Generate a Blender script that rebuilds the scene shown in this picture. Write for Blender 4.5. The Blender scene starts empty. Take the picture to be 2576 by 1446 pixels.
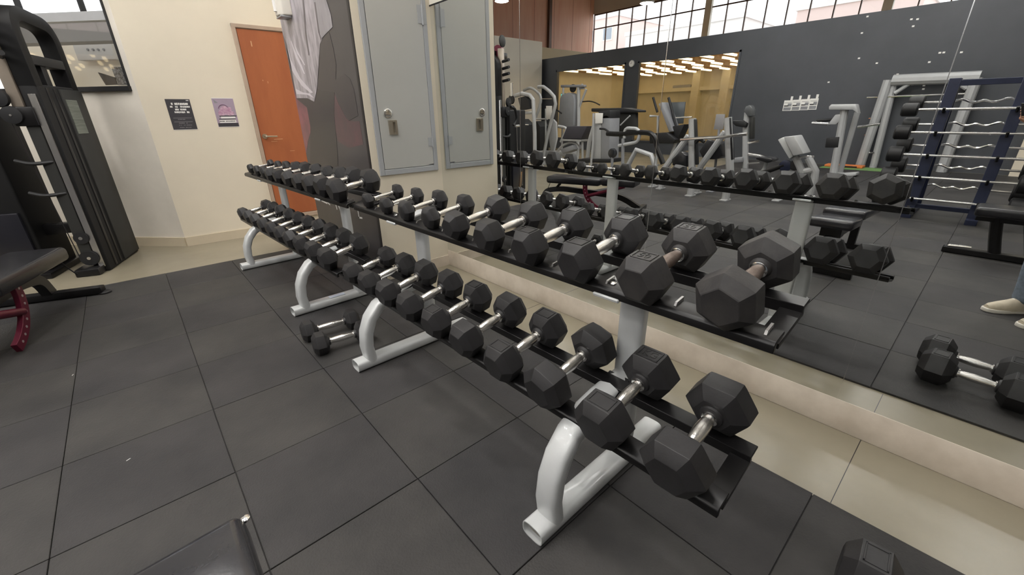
import bpy, bmesh, math, random
from mathutils import Vector, Matrix
random.seed(7)
sc = bpy.context.scene
COL = sc.collection
V = Vector
# ------------------------------------------------------------------ camera
W, H, F = 2576, 1446, 1048.55
PI = math.pi
P_, Y_, R_ = math.radians(22.503), math.radians(41.372), math.radians(-0.8716)
CAM = V((0, 0, 1.25))
_fh = V((math.sin(Y_), math.cos(Y_), 0)); _r0 = V((math.cos(Y_), -math.sin(Y_), 0)); _z = V((0, 0, 1))
FW = _fh*math.cos(P_) - _z*math.sin(P_); _u0 = _fh*math.sin(P_) + _z*math.cos(P_)
RT = _r0*math.cos(R_) + _u0*math.sin(R_); UP = -_r0*math.sin(R_) + _u0*math.cos(R_)
cd = bpy.data.cameras.new('camera'); cam = bpy.data.objects.new('camera', cd); COL.objects.link(cam)
cd.sensor_fit = 'HORIZONTAL'; cd.sensor_width = 36.0; cd.lens = 36.0*F/W; cd.clip_start = 0.02; cd.clip_end = 200
cam.matrix_world = Matrix(((RT.x, UP.x, -FW.x, CAM.x), (RT.y, UP.y, -FW.y, CAM.y), (RT.z, UP.z, -FW.z, CAM.z), (0, 0, 0, 1)))
sc.camera = cam
# ------------------------------------------------------------------ world and exposure
wd = bpy.data.worlds.new('World'); sc.world = wd; wd.use_nodes = True
bg = wd.node_tree.nodes['Background']; bg.inputs[0].default_value = (0.93, 0.965, 1.0, 1); bg.inputs[1].default_value = 2.0
sc.view_settings.view_transform = 'Standard'; sc.view_settings.look = 'None'
sc.view_settings.gamma = 1.0; sc.view_settings.use_curve_mapping = False
sc.view_settings.exposure = 0.36
LAMP = 46.0          # strength of the fluorescent ceiling fixtures
XM = 1.945           # mirror plane

def ray(u, v): return (FW*F + RT*(u-W/2) + UP*(H/2-v)).normalized()
def onx(u, v, X): d = ray(u, v); return CAM + d*((X-CAM.x)/d.x)
def ony(u, v, Y): d = ray(u, v); return CAM + d*((Y-CAM.y)/d.y)
def onz(u, v, Z=0.0): d = ray(u, v); return CAM + d*((Z-CAM.z)/d.z)
def mirx(u, v, X):            # real point on plane X=const whose mirror image shows at pixel u,v
    p = onx(u, v, 2*XM-X); return V((X, p.y, p.z))
def mirz(u, v, Z=0.0):
    p = onz(u, v, Z); return V((2*XM-p.x, p.y, p.z))

# ------------------------------------------------------------------ materials
def lin(c):
    def f(x):
        x /= 255.0
        return x/12.92 if x <= 0.04045 else ((x+0.055)/1.055)**2.4
    return (f(c[0]), f(c[1]), f(c[2]), 1)
MATS = {}
def mat(name, rgb, rough=0.5, metal=0.0, var=0.0, scale=8.0, bump=0.0, bscale=60.0, emit=0.0, rgb2=None, spec=0.5, world=False, stretch=None, thr=(0.35, 0.65), rvar=0.0, coat=0.0):
    if name in MATS: return MATS[name]
    m = bpy.data.materials.new(name); m.use_nodes = True
    nt = m.node_tree; b = nt.nodes['Principled BSDF']; L = nt.links.new
    c = lin(rgb); b.inputs['Base Color'].default_value = c
    b.inputs['Roughness'].default_value = rough; b.inputs['Metallic'].default_value = metal
    b.inputs['Specular IOR Level'].default_value = spec
    b.inputs['Coat Weight'].default_value = coat
    tc = None
    def coords():
        nonlocal tc
        if tc is None:
            g = nt.nodes.new('ShaderNodeNewGeometry' if world else 'ShaderNodeTexCoord'); tc = nt.nodes.new('ShaderNodeMapping'); L(g.outputs['Position' if world else 'Object'], tc.inputs[0])
            if stretch: tc.inputs['Scale'].default_value = stretch
        return tc.outputs[0]
    if var > 0 or rgb2 or rvar > 0:
        n = nt.nodes.new('ShaderNodeTexNoise'); n.inputs['Scale'].default_value = scale; n.inputs['Detail'].default_value = 6; n.inputs['Roughness'].default_value = 0.6
        L(coords(), n.inputs['Vector'])
        r = nt.nodes.new('ShaderNodeValToRGB'); r.color_ramp.elements[0].position = thr[0]; r.color_ramp.elements[1].position = thr[1]
        c2 = lin(rgb2) if rgb2 else tuple(min(1, x*(1+var)) for x in c[:3])+(1,)
        c1 = c if rgb2 else tuple(x*(1-var) for x in c[:3])+(1,)
        r.color_ramp.elements[0].color = c1; r.color_ramp.elements[1].color = c2
        L(n.outputs['Fac'], r.inputs[0]); L(r.outputs[0], b.inputs['Base Color'])
        if rvar > 0:
            mr = nt.nodes.new('ShaderNodeMapRange'); mr.inputs[3].default_value = max(0, rough-rvar); mr.inputs[4].default_value = min(1, rough+rvar)
            L(n.outputs['Fac'], mr.inputs[0]); L(mr.outputs[0], b.inputs['Roughness'])
    if bump > 0:
        n2 = nt.nodes.new('ShaderNodeTexNoise'); n2.inputs['Scale'].default_value = bscale; n2.inputs['Detail'].default_value = 4
        L(coords(), n2.inputs['Vector'])
        bp = nt.nodes.new('ShaderNodeBump'); bp.inputs['Strength'].default_value = bump; bp.inputs['Distance'].default_value = 0.01
        L(n2.outputs['Fac'], bp.inputs['Height']); L(bp.outputs[0], b.inputs['Normal'])
    if emit > 0:
        b.inputs['Emission Color'].default_value = c; b.inputs['Emission Strength'].default_value = emit
    MATS[name] = m; return m
def glass(name, tint=(1, 1, 1, 1), refl=0.06):
    m = bpy.data.materials.new(name); m.use_nodes = True; nt = m.node_tree; nt.nodes.clear(); L = nt.links.new
    o = nt.nodes.new('ShaderNodeOutputMaterial'); mx = nt.nodes.new('ShaderNodeMixShader'); t = nt.nodes.new('ShaderNodeBsdfTransparent'); g = nt.nodes.new('ShaderNodeBsdfGlossy')
    t.inputs[0].default_value = tint; g.inputs['Roughness'].default_value = 0.02; mx.inputs[0].default_value = refl
    L(t.outputs[0], mx.inputs[1]); L(g.outputs[0], mx.inputs[2]); L(mx.outputs[0], o.inputs[0]); return m
cream = mat('cream_wall', (224, 214, 194), 0.62, var=0.035, scale=1.3, bump=0.05, bscale=30)
creamD = mat('cream_scuffed', (226, 219, 207), 0.65, var=0.07, scale=1.6, bump=0.06, bscale=24)
white = mat('white_paint', (232, 226, 214), 0.55, var=0.02, scale=2)
basem = mat('baseboard_vinyl', (205, 192, 168), 0.45, var=0.04, scale=3)
plinthm = mat('plinth_stone', (196, 184, 168), 0.5, rgb2=(216, 205, 190), scale=5, bump=0.08, bscale=40)
floorm = mat('vinyl_floor', (126, 119, 102), 0.27, rgb2=(150, 142, 123), scale=1.1, bump=0.03, bscale=60, spec=0.5, thr=(0.2, 0.8))
rubber = mat('rubber_mat', (45, 44, 45), 0.62, rgb2=(62, 60, 60), scale=1.7, world=True, bump=0.22, bscale=160, spec=0.35)
rubber2 = mat('rubber_mat_worn', (47, 46, 46), 0.6, rgb2=(66, 64, 62), scale=1.7, world=True, bump=0.22, bscale=140, spec=0.35)
hexm = mat('dumbbell_rubber', (43, 42, 43), 0.48, var=0.16, scale=14, bump=0.05, bscale=120, spec=0.4)
hexm2 = mat('dumbbell_rubber_dusty', (45, 44, 45), 0.5, rgb2=(60, 58, 57), scale=16, bump=0.05, bscale=110, spec=0.35)
chrome = mat('chrome', (246, 244, 241), 0.22, 1.0, bump=0.12, bscale=420)
chromeS = mat('polished_chrome', (246, 245, 243), 0.16, 1.0)
rust = mat('rusty_grip', (98, 84, 76), 0.45, 0.4, rgb2=(130, 117, 108), scale=22, bump=0.15, bscale=300)
silver = mat('silver_powder_coat', (198, 200, 200), 0.34, 0.1, var=0.03, scale=9, bump=0.02, bscale=200, coat=0.2)
blackm = mat('black_steel', (26, 25, 26), 0.35, 0.3, var=0.15, scale=10, spec=0.5)
blackp = mat('black_plastic', (26, 26, 28), 0.55, var=0.1, scale=8)
charcoal = mat('charcoal_shroud', (40, 40, 38), 0.6, var=0.06, scale=4)
vinyl = mat('black_vinyl', (36, 36, 39), 0.26, var=0.1, scale=6, bump=0.06, bscale=180)
maroon = mat('maroon_paint', (98, 22, 46), 0.38, 0.2, var=0.1, scale=8)
greyM = mat('machine_grey', (178, 179, 180), 0.4, 0.15, var=0.04, scale=5)
greyD = mat('machine_shroud_grey', (140, 141, 145), 0.45, 0.1, var=0.05, scale=4)
navy = mat('navy_paint', (36, 42, 66), 0.4, 0.2, var=0.1, scale=5)
orange = mat('orange_door_paint', (168, 98, 60), 0.45, rgb2=(156, 88, 54), scale=2.0, bump=0.03, bscale=50, stretch=(3, 3, 0.6))
doorframe = mat('door_frame_paint', (176, 156, 138), 0.5, var=0.05)
lockm = mat('locker_grey', (180, 180, 175), 0.4, var=0.02, scale=2)
lockf = mat('locker_frame_grey', (166, 168, 170), 0.4, var=0.02, scale=2)
darkwall = mat('charcoal_wall', (64, 67, 72), 0.5, rgb2=(74, 76, 82), scale=0.7, bump=0.03, bscale=30)
posterbg = mat('poster_print_grey', (74, 71, 72), 0.35, rgb2=(62, 59, 60), scale=1.2)
shirt = mat('poster_shirt_print', (180, 174, 180), 0.35, rgb2=(136, 130, 134), scale=4, stretch=(1, 3.0, 0.9), thr=(0.4, 0.6))
shirt2 = mat('poster_sleeve_print', (158, 154, 158), 0.35, rgb2=(136, 132, 136), scale=5, stretch=(1, 2, 0.8))
pants = mat('poster_dark_print', (54, 52, 53), 0.35, var=0.05, scale=3)
skin_print = mat('poster_pink_print', (146, 88, 94), 0.35, rgb2=(104, 72, 77), scale=6)
inkb = mat('black_print', (34, 31, 33), 0.4)
paperw = mat('white_print', (236, 234, 230), 0.5)
signdark = mat('sign_dark_print', (66, 64, 68), 0.4, var=0.06, scale=9)
signgrey = mat('sign_grey_print', (140, 138, 140), 0.45)
signlil = mat('sign_lilac_print', (168, 152, 168), 0.4, var=0.03, scale=5)
signpink = mat('sign_pink_print', (214, 186, 200), 0.4, rgb2=(170, 120, 150), scale=40)
brass = mat('satin_steel', (200, 190, 172), 0.28, 0.9)
beige_metal = mat('beige_guide_post', (176, 164, 150), 0.35, 0.5, var=0.05)
placard = mat('instruction_plate', (122, 128, 118), 0.4, rgb2=(88, 94, 86), scale=60, stretch=(0.05, 0.05, 1))
woodp = mat('orange_wood_panel', (222, 166, 142), 0.55, rgb2=(230, 184, 160), scale=2.5, stretch=(1, 1, 0.15))
bronze = mat('bronze_post', (96, 74, 62), 0.45, 0.3)
yellowm = mat('warm_cream_wall', (236, 230, 204), 0.6, var=0.06, scale=1.2)
ceilm = mat('dark_ceiling', (70, 68, 66), 0.7, var=0.1, scale=1)
ledm = mat('warm_light_bar', (255, 230, 180), 0.5, emit=2.8)
lampm = mat('fluorescent_diffuser', (255, 252, 248), 0.5, emit=LAMP)
green = mat('green_mat', (106, 142, 84), 0.7, var=0.1, scale=12)
orangeb = mat('orange_foam', (214, 122, 62), 0.6, var=0.08, scale=12)
bldg = mat('pale_facade', (226, 222, 220), 0.7, var=0.03, scale=0.5)
bldg2 = mat('pink_facade', (226, 204, 198), 0.7, var=0.03, scale=0.5)
wing = mat('far_window_glass', (150, 160, 170), 0.2)
skinm = mat('skin', (196, 148, 122), 0.55, var=0.04, scale=20)
denim = mat('denim', (112, 124, 138), 0.8, var=0.2, scale=40, bump=0.15, bscale=260)
shoem = mat('canvas_shoe', (196, 186, 166), 0.7, var=0.08, scale=30)
solem = mat('shoe_sole', (226, 222, 212), 0.6)
teem = mat('dark_shirt', (52, 54, 62), 0.85, var=0.1, scale=30)
hairm = mat('dark_hair', (36, 28, 24), 0.6, var=0.3, scale=80)
teal = mat('teal_screen', (120, 200, 190), 0.4, emit=0.6)
clear = glass('clear_glass'); 
mirror_m = bpy.data.materials.new('mirror_silver'); mirror_m.use_nodes = True
_b = mirror_m.node_tree.nodes['Principled BSDF']; _b.inputs['Base Color'].default_value = (0.86, 0.875, 0.865, 1); _b.inputs['Metallic'].default_value = 1; _b.inputs['Roughness'].default_value = 0.0

# ------------------------------------------------------------------ mesh helpers
ORI = {}
class MB:
    def __init__(s): s.v = []; s.f = []
    def add(s, vs, fs):
        o = len(s.v); s.v += [V(p) for p in vs]; s.f += [tuple(i+o for i in f) for f in fs]; return s
    def box(s, c, size, ax=None):
        c = V(c); ex, ey, ez = ax if ax else (V((1, 0, 0)), V((0, 1, 0)), V((0, 0, 1)))
        hx, hy, hz = size[0]/2, size[1]/2, size[2]/2
        vs = [c+V(ex)*a*hx+V(ey)*b*hy+V(ez)*d*hz for a in (-1, 1) for b in (-1, 1) for d in (-1, 1)]
        return s.add(vs, [(0, 1, 3, 2), (4, 6, 7, 5), (0, 4, 5, 1), (2, 3, 7, 6), (0, 2, 6, 4), (1, 5, 7, 3)])
    def bb(s, x0, x1, y0, y1, z0, z1): return s.box(((x0+x1)/2, (y0+y1)/2, (z0+z1)/2), (abs(x1-x0), abs(y1-y0), abs(z1-z0)))
    def tube(s, pts, r, n=10, sec=None, up=None, cap=True):
        pts = [V(p) for p in pts]; k = len(pts)
        if sec is None: sec = [(math.cos(2*PI*i/n), math.sin(2*PI*i/n)) for i in range(n)]; rr = r if isinstance(r, (list, tuple)) else [r]*k
        else: rr = [1.0]*k if r is None else (r if isinstance(r, (list, tuple)) else [r]*k)
        n = len(sec); T = []
        for i in range(k):
            a = pts[max(i-1, 0)]; b = pts[min(i+1, k-1)]; T.append((b-a).normalized())
        u = V(up) if up else (V((0, 0, 1)) if abs(T[0].z) < 0.9 else V((0, 1, 0)))
        vs = []
        for i in range(k):
            u = (u - T[i]*u.dot(T[i])).normalized(); w = T[i].cross(u)
            vs += [pts[i] + (u*a + w*b)*rr[i] for a, b in sec]
        fs = [(i*n+j, i*n+(j+1) % n, (i+1)*n+(j+1) % n, (i+1)*n+j) for i in range(k-1) for j in range(n)]
        if cap: fs += [tuple(reversed(range(n))), tuple((k-1)*n+j for j in range(n))]
        return s.add(vs, fs)
    def cyl(s, a, b, r, r2=None, n=20): return s.tube([a, b], [r, r if r2 is None else r2], n)
    def rev(s, o, ax, prof, n=20):
        ax = V(ax).normalized(); o = V(o); u = ax.orthogonal().normalized(); w = ax.cross(u); vs = []
        for t, r in prof: vs += [o+ax*t+(u*math.cos(2*PI*j/n)+w*math.sin(2*PI*j/n))*r for j in range(n)]
        k = len(prof); fs = [(i*n+j, i*n+(j+1) % n, (i+1)*n+(j+1) % n, (i+1)*n+j) for i in range(k-1) for j in range(n)]
        fs += [tuple(reversed(range(n))), tuple((k-1)*n+j for j in range(n))]
        return s.add(vs, fs)
    def prism(s, poly, vec):
        p = [V(q) for q in poly]; n = len(p); vec = V(vec)
        return s.add(p+[q+vec for q in p], [tuple(range(n)), tuple(reversed(range(n, 2*n)))]+[(i, i+n, (i+1) % n+n, (i+1) % n) for i in range(n)])
    def build(s, name, m, parent=None, bevel=0.0, seg=2, smooth=True, ang=35):
        me = bpy.data.meshes.new(name); o = bpy.data.objects.new(name, me); COL.objects.link(o)
        org = ORI.get(parent.name, V((0, 0, 0))) if parent else V((0, 0, 0))
        me.from_pydata([tuple(p-org) for p in s.v], [], s.f); me.update()
        bm = bmesh.new(); bm.from_mesh(me); bmesh.ops.recalc_face_normals(bm, faces=bm.faces)
        if bevel > 0:
            ed = [e for e in bm.edges if len(e.link_faces) == 2 and e.calc_face_angle(0) > 0.6]
            if ed: bmesh.ops.bevel(bm, geom=ed, offset=bevel, segments=seg, affect='EDGES', profile=0.5, clamp_overlap=True)
        bm.to_mesh(me); bm.free()
        if smooth:
            me.shade_smooth()
            me.set_sharp_from_angle(angle=math.radians(ang))
        me.materials.append(m)
        if parent: o.parent = parent; ORI[o.name] = org
        return o
def thing(name, label, cat, loc=(0, 0, 0), group=None, local=False, rot=None):
    o = bpy.data.objects.new(name, None); COL.objects.link(o); o.location = loc; o.empty_display_size = 0.05
    if rot: o.rotation_euler = rot
    ORI[o.name] = V((0, 0, 0)) if local else V(loc)
    return tag(o, label, cat, group)
def tag(o, label, cat, group=None):
    o['label'] = label; o['category'] = cat
    if group: o['group'] = group
    return o
def struct(o): o['kind'] = 'structure'; return o
def bx(name, m, x0, x1, y0, y1, z0, z1, parent=None, bevel=0.0): return MB().bb(x0, x1, y0, y1, z0, z1).build(name, m, parent, bevel)
def oval(a, b, n=20, pw=0.55):      # rounded section, half sizes a (up axis) and b
    out = []
    for i in range(n):
        t = 2*PI*i/n; c, q = math.cos(t), math.sin(t)
        out.append((a*math.copysign(abs(c)**pw, c), b*math.copysign(abs(q)**pw, q)))
    return out
def fillet(pts, r, n=6):
    pts = [V(p) for p in pts]; out = [pts[0]]
    for i in range(1, len(pts)-1):
        p, a, b = pts[i], pts[i-1], pts[i+1]
        d1, d2 = (a-p), (b-p); q = min(r, d1.length*0.49, d2.length*0.49)
        s, e = p+d1.normalized()*q, p+d2.normalized()*q
        for k in range(n+1):
            t = k/n; out.append(s*(1-t)**2 + p*2*t*(1-t) + e*t*t)
    out.append(pts[-1]); return out
def text(body, size, m, parent, mtx, name='lettering', depth=0.0006):
    cu = bpy.data.curves.new('txt', 'FONT'); cu.body = body; cu.size = size; cu.align_x = 'CENTER'; cu.align_y = 'CENTER'; cu.extrude = depth
    t = bpy.data.objects.new('txt', cu); COL.objects.link(t)
    bpy.context.view_layer.update()
    me = bpy.data.meshes.new_from_object(t.evaluated_get(bpy.context.evaluated_depsgraph_get()))
    bpy.data.objects.remove(t)
    me.materials.clear(); me.materials.append(m); o = bpy.data.objects.new(name, me); COL.objects.link(o)
    o.parent = parent; o.matrix_local = mtx; return o
ORD = ['first', 'second', 'third', 'fourth', 'fifth', 'sixth', 'seventh', 'eighth', 'ninth', 'tenth', 'eleventh', 'twelfth']
# ================================================================== THE SETTING
XO, YO = -17.1, 16.8       # outer window wall, orange end wall
floor = struct(bx('floor', floorm, XO-0.2, 3.2, -7.2, YO+0.2, -0.12, 0.0))
for k, (x0, y0, x1, y1) in enumerate(((1.50, 0.06, 1.945, 0.06), (1.50, 1.9, 1.945, 1.9), (1.7, -0.52, 1.945, -0.52))):
    bx('floor_joint', inkb, x0, x1, y0-0.0012, y0+0.0012, 0.0, 0.0006, floor)
# rubber mat tiles (half a metre each)
TP = 0.4975; TX0, TY0 = 1.49, 4.588
tile_me = {}
def tile(i, j):
    key = (i*7+j*3) % 2
    if key not in tile_me:
        o = MB().bb(-TP/2+0.0016, TP/2-0.0016, -TP/2+0.0016, TP/2-0.0016, 0, 0.01).build('mat_tile', rubber if key == 0 else rubber2, None, 0.0012, 1)
        tile_me[key] = o.data; bpy.data.objects.remove(o)
    o = bpy.data.objects.new('mat_tile', tile_me[key]); COL.objects.link(o); o.parent = floor
    o.location = (TX0-TP*(i+0.5)+random.uniform(-.0008, .0008), TY0-TP*(j+0.5)+random.uniform(-.0008, .0008), random.uniform(0, 0.0006))
    o.rotation_euler = (0, 0, random.choice((0, PI/2, PI, -PI/2))+random.uniform(-.0012, .0012))
for i in range(13):
    for j in range(16): tile(i, j)
mb = MB()
xs = TX0-TP*13
nx = int((xs+8.9)/1.0)
for a in range(nx+1):
    for b in range(10):
        x1 = xs-a*1.0-0.004; x0 = max(x1-0.992, -8.95); y1 = TY0-b*1.0; mb.bb(x0, x1, y1-0.994, y1, 0, 0.01)
bx('mat_underlay', rubber, TX0-TP*13, TX0-0.004, TY0-TP*16, TY0-0.004, 0.0, 0.003, floor)
rest = mb.build('mat_tile_field', rubber, floor, smooth=False); rest['kind'] = 'stuff'

# walls around the real corner
YW = 5.47                     # wall that carries the orange door
FA = V((0.25, 5.53, 0)); FB = V((-3.05, 9.03, 0)); fd = (FB-FA).normalized(); fn = V((-fd.y, fd.x, 0)); fn = fn if fn.dot(CAM-FA) > 0 else -fn
WZ = 6.6
wall_door = struct(MB().prism([(0.25, 5.53, 0), (3.1, 5.40, 0), (3.1, 5.7, 0), (0.25, 5.83, 0)], (0, 0, WZ)).build('wall_door', cream))
def facet(p, z0, z1, s0, s1, d0, d1): # box on the angled wall, s along wall, d out of the wall
    a = FA+fd*s0; b = FA+fd*s1
    p.prism([a+fn*d0+V((0, 0, z0)), b+fn*d0+V((0, 0, z0)), b+fn*d1+V((0, 0, z0)), a+fn*d1+V((0, 0, z0))], (0, 0, z1-z0)); return p
SW0, SW1, WB, WT = 0.06, 2.3, 1.535, 3.6
p = MB(); facet(p, 0, WB, 0, 4.81, -0.2, 0); facet(p, WT, WZ, 0, 4.81, -0.2, 0); facet(p, WB, WT, 0, SW0, -0.2, 0); facet(p, WB, WT, SW1, 4.81, -0.2, 0)
wall_angled = struct(p.build('wall_angled', creamD))
struct(bx('wall_return', cream, -3.05, -2.85, 9.0, YO, 0, WZ))
bb_ = struct(MB().prism([(0.25, 5.53, 0), (1.5, 5.473, 0), (1.5, 5.458, 0), (0.25, 5.515, 0)], (0, 0, 0.095)).build('baseboard_door', basem))
p = MB(); facet(p, 0, 0.095, 0, 4.8, 0, 0.014); struct(p.build('baseboard_angled', basem))
# glazed opening in the angled wall and the bright yard behind it
w1 = p = MB(); facet(p, WB-0.03, WB+0.012, SW0-0.01, SW1+0.01, -0.1, 0.03); facet(p, WB, WT, SW0-0.006, SW0+0.014, -0.1, 0.012); facet(p, WT-0.04, WT, SW0, SW1, -0.1, 0.02); facet(p, WB, WT, SW1-0.04, SW1, -0.1, 0.02)
w1 = struct(p.build('window_1', blackp, None, 0.003, 1))
p = MB(); facet(p, WB, WT, SW0+0.03, SW1-0.04, -0.075, -0.069); p.build('pane', clear, w1)
p = MB(); facet(p, 2.08, 2.15, SW0+0.03, SW1-0.04, -0.1, -0.03); p.build('transom', greyM, w1)
for s in (0.33, 0.95, 1.55):
    p = MB(); facet(p, 2.15, WT, s, s+0.02, -0.095, -0.05); p.build('mullion', blackp, w1)
p = MB(); facet(p, 0.0, 2.34, -0.9, 3.6, -1.75, -1.7); yard = struct(p.build('wall_yard', white))
def fpx(u, v, d):
    n = fn; o = FA+fn*d; ry = ray(u, v); q = CAM+ry*((o-CAM).dot(n)/ry.dot(n)); return (q-FA).dot(fd), q.z
(ca0, cz1), (ca1, cz0) = fpx(272, 95, -1.6), fpx(196, 152, -1.6)
p = MB(); facet(p, cz0, cz1, ca0, ca1, -1.69, -1.6); cab = p.build('wall_cabinet', mat('pale_grey_panel', (196, 196, 196), 0.5), None, 0.004, 1); tag(cab, 'pale grey cabinet with four small knobs seen through the angled wall window', 'cabinet')
for u in (222, 235, 248, 262):
    s, zk = fpx(u, 125, -1.6); q = FA+fd*s+fn*-1.6+V((0, 0, zk)); MB().cyl(q, q+fn*0.012, 0.014, n=10).build('knob', greyD, cab)
p = MB(); facet(p, 2.05, 2.3, -0.2, 3.6, -1.0, -0.8); struct(p.build('trim_1', mat('grey_beam', (132, 130, 128), 0.5)))
def fpt(u, v, d): a_, z_ = fpx(u, v, d); return FA+fd*a_+fn*d+V((0, 0, z_))
p = MB(); p.prism([fpt(u, v, -0.13) for u, v in ((246, 182), (288, 195), (295, 213), (266, 214))], -fn*0.015); tag(p.build('monitor', blackp), 'black tilted screen standing on the window sill of the angled wall', 'monitor')
p = MB(); facet(p, 0, 1.56, 0.36, 3.0, -0.9, -0.35); tag(p.build('counter', white), 'white counter behind the window in the angled wall', 'counter')
p = MB(); p.prism([fpt(u, v, -0.12) for u, v in ((279, 168), (309, 168), (322, 214), (297, 214))], -fn*0.04); tag(p.build('wire_basket', mat('wire_silver', (150, 150, 148), 0.4, 0.4, rgb2=(40, 40, 40), scale=60)), 'small wire basket in the window corner of the angled wall', 'basket')

# column with the locker and the poster
PX, PY0, PY1 = 1.345, 3.07, 4.56
pillar = struct(bx('wall_pillar', cream, PX, 3.0, PY0, PY1, 0, WZ))
wall_m = struct(MB().bb(XM, 3.0, -7, PY0, 1.990, WZ).bb(XM+0.012, 3.0, -7, PY0, 0, 1.990).build('wall_mirror', white))
plinth = struct(bx('baseboard_mirror', plinthm, XM-0.002, XM+0.05, -7, PY0, 0, 0.142, None, 0.003))
struct(MB().bb(PX+0.02, XM, PY0-0.008, PY0, 0, 0.092).build('baseboard_pillar', plinthm))
seams = [PY0, 2.105, 1.13, 0.175]
while seams[-1] > -6: seams.append(seams[-1]-0.965)
for a, b in zip(seams[:-1], seams[1:]):
    o = MB().bb(XM, XM+0.006, b+0.0011, a-0.0011, 0.142, 1.988).build('mirror_pane', mirror_m, wall_m, smooth=False)
struct(bx('trim_2', blackp, XM-0.004, XM+0.004, -7, PY0, 1.986, 1.994))
for yy in seams[1:6]: bx('seam_bead', chromeS, XM-0.0016, XM+0.001, yy-0.0012, yy+0.0012, 0.142, 1.988, wall_m)

# the big hall seen in the mirror: charcoal partition with two glazed openings
DX = -9.1
OPS = [(8.95, 12.03), (5.36, 8.5)]; OB, OT = 0.35, 2.76; DT = 3.2
p = MB(); p.bb(DX-0.16, DX, -0.2, YO, OT, DT); p.bb(DX-0.16, DX, -0.2, YO, 0, OB)
for a, b in ((-0.2, 5.36), (8.5, 8.95), (12.03, YO)): p.bb(DX-0.16, DX, a, b, OB, OT)
wall_dark = struct(p.build('wall_opposite', darkwall))
for k, (a, b) in enumerate(OPS):
    p = MB(); p.bb(DX-0.02, DX+0.02, a, a+0.05, OB, OT); p.bb(DX-0.02, DX+0.02, b-0.05, b, OB, OT); p.bb(DX-0.02, DX+0.02, a, b, OT-0.05, OT); p.bb(DX-0.02, DX+0.02, a, b, OB, OB+0.05)
    w = struct(p.build('window_%d' % (k+2), darkwall))
    for c, d in ((a+0.05, (a+b)/2-0.003), ((a+b)/2+0.003, b-0.05)): bx('pane', clear, DX-0.09, DX-0.084, c, d, OB, OT, w)
struct(bx('wall_end', cream, DX-0.2, DX+0.25, -0.9, -0.2, 0, WZ))
struct(bx('wall_opposite_low', darkwall, DX-0.2, DX, -7, -0.9, 0, DT))
# warm room behind the openings
struct(bx('wall_studio', yellowm, XO+0.35, XO+0.5, 2.5, YO, 0, 3.0))
struct(bx('wall_studio_side', yellowm, XO+0.5, DX-0.16, 4.2, 4.3, 0, 3.0))
struct(bx('wall_studio_end', yellowm, XO+0.5, DX-0.16, 14.0, 14.1, 0, 3.0))
struct(bx('ceiling_studio', mat('warm_ceiling', (214, 168, 92), 0.6, var=0.1, scale=2), XO+0.35, DX-0.16, 2.5, YO, 3.0, 3.06))
for a in range(12):
    for b in range(6):
        y = 4.85+a*0.72+(0.2 if b % 2 else 0); x = DX-0.75-b*1.16+random.uniform(-.08, .08)
        o = bx('light_bar', ledm, x-0.42, x+0.42, y-0.036, y+0.036, 2.87, 2.93)
        o2 = MB().bb(x-0.55, x+0.55, y-0.06, y+0.06, 2.93, 2.955).build('mount', mat('honey_wood', (186, 142, 78), 0.5, var=0.1, scale=6), o); 
        for sx in (-0.35, 0.35): MB().cyl((x+sx, y, 2.95), (x+sx, y, 3.0), 0.008, n=6).build('hanger', bronze, o)
        tag(o, 'warm glowing ceiling light bar in the room behind the charcoal wall', 'light bar', 'light bars in the warm room')
for (y0, y1, z0, z1, m_, nm, lb, ct) in ((6.6, 7.5, 1.95, 2.15, white, 'wall_air_conditioner', 'white air conditioner unit high on the warm cream wall', 'air conditioner'), (10.4, 11.3, 2.3, 2.42, greyM, 'wall_vent', 'grey louvred vent strip on the warm cream wall', 'vent')):
    o = MB().bb(XO+0.5, XO+0.68, y0, y1, z0, z1).build(nm, m_, None, 0.02); tag(o, lb, ct)
    for q in range(4): bx('slat', greyD, XO+0.68, XO+0.684, y0+0.05, y1-0.05, z0+0.03+q*0.03, z0+0.036+q*0.03, o)
o = MB().bb(XO+0.502, XO+0.62, 5.2, 6.1, 0, 2.0).build('steel_cabinet', charcoal, None, 0.01); tag(o, 'dark two door steel cabinet against the warm cream wall', 'cabinet')
for y0, y1 in ((5.21, 5.645), (5.655, 6.09)): bx('door', charcoal, XO+0.618, XO+0.636, y0, y1, 0.05, 1.97, o, 0.002)
for y in (5.6, 5.7): bx('handle', chrome, XO+0.634, XO+0.66, y-0.01, y+0.01, 0.95, 1.15, o)
p = MB()
for y in (8.6, 9.9): p.bb(XO+0.5, XO+0.9, y, y+0.35, 0, 3.0)
struct(p.build('trim_3', yellowm)); struct(bx('trim_4', yellowm, XO+0.5, XO+0.8, 4.3, 13.9, 2.15, 2.3))
# clerestory
CB, CT = 3.9, 6.2
p = MB(); p.bb(XO-0.2, XO, -7, YO, 0, CB); p.bb(XO-0.2, XO, -7, YO, CT, WZ+0.6)
struct(p.build('wall_outer', mat('hall_plaster', (196, 186, 170), 0.6, var=0.04, scale=1)))
cw = struct(MB().bb(XO-0.12, XO-0.04, -7, YO-0.02, CB, CB+0.06).bb(XO-0.12, XO-0.04, -7, YO-0.02, CT-0.06, CT).build('window_4', bronze))
bx('transom', bronze, XO-0.11, XO-0.05, -7, YO-0.02, 5.48, 5.53, cw)
y = YO-0.02; k = 0
while y > -6.5:
    wide = k % 8 == 0 and k > 0
    bx('mullion', bronze if not wide else creamD, XO-0.11, XO-0.03 if not wide else XO+0.06, y-(0.14 if wide else 0.018), y+(0.14 if wide else 0.018), CB, CT, cw)
    bx('pane', clear, XO-0.083, XO-0.079, y-0.777, y-0.02, CB+0.06, CT-0.06, cw)
    y -= 0.797; k += 1
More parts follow.
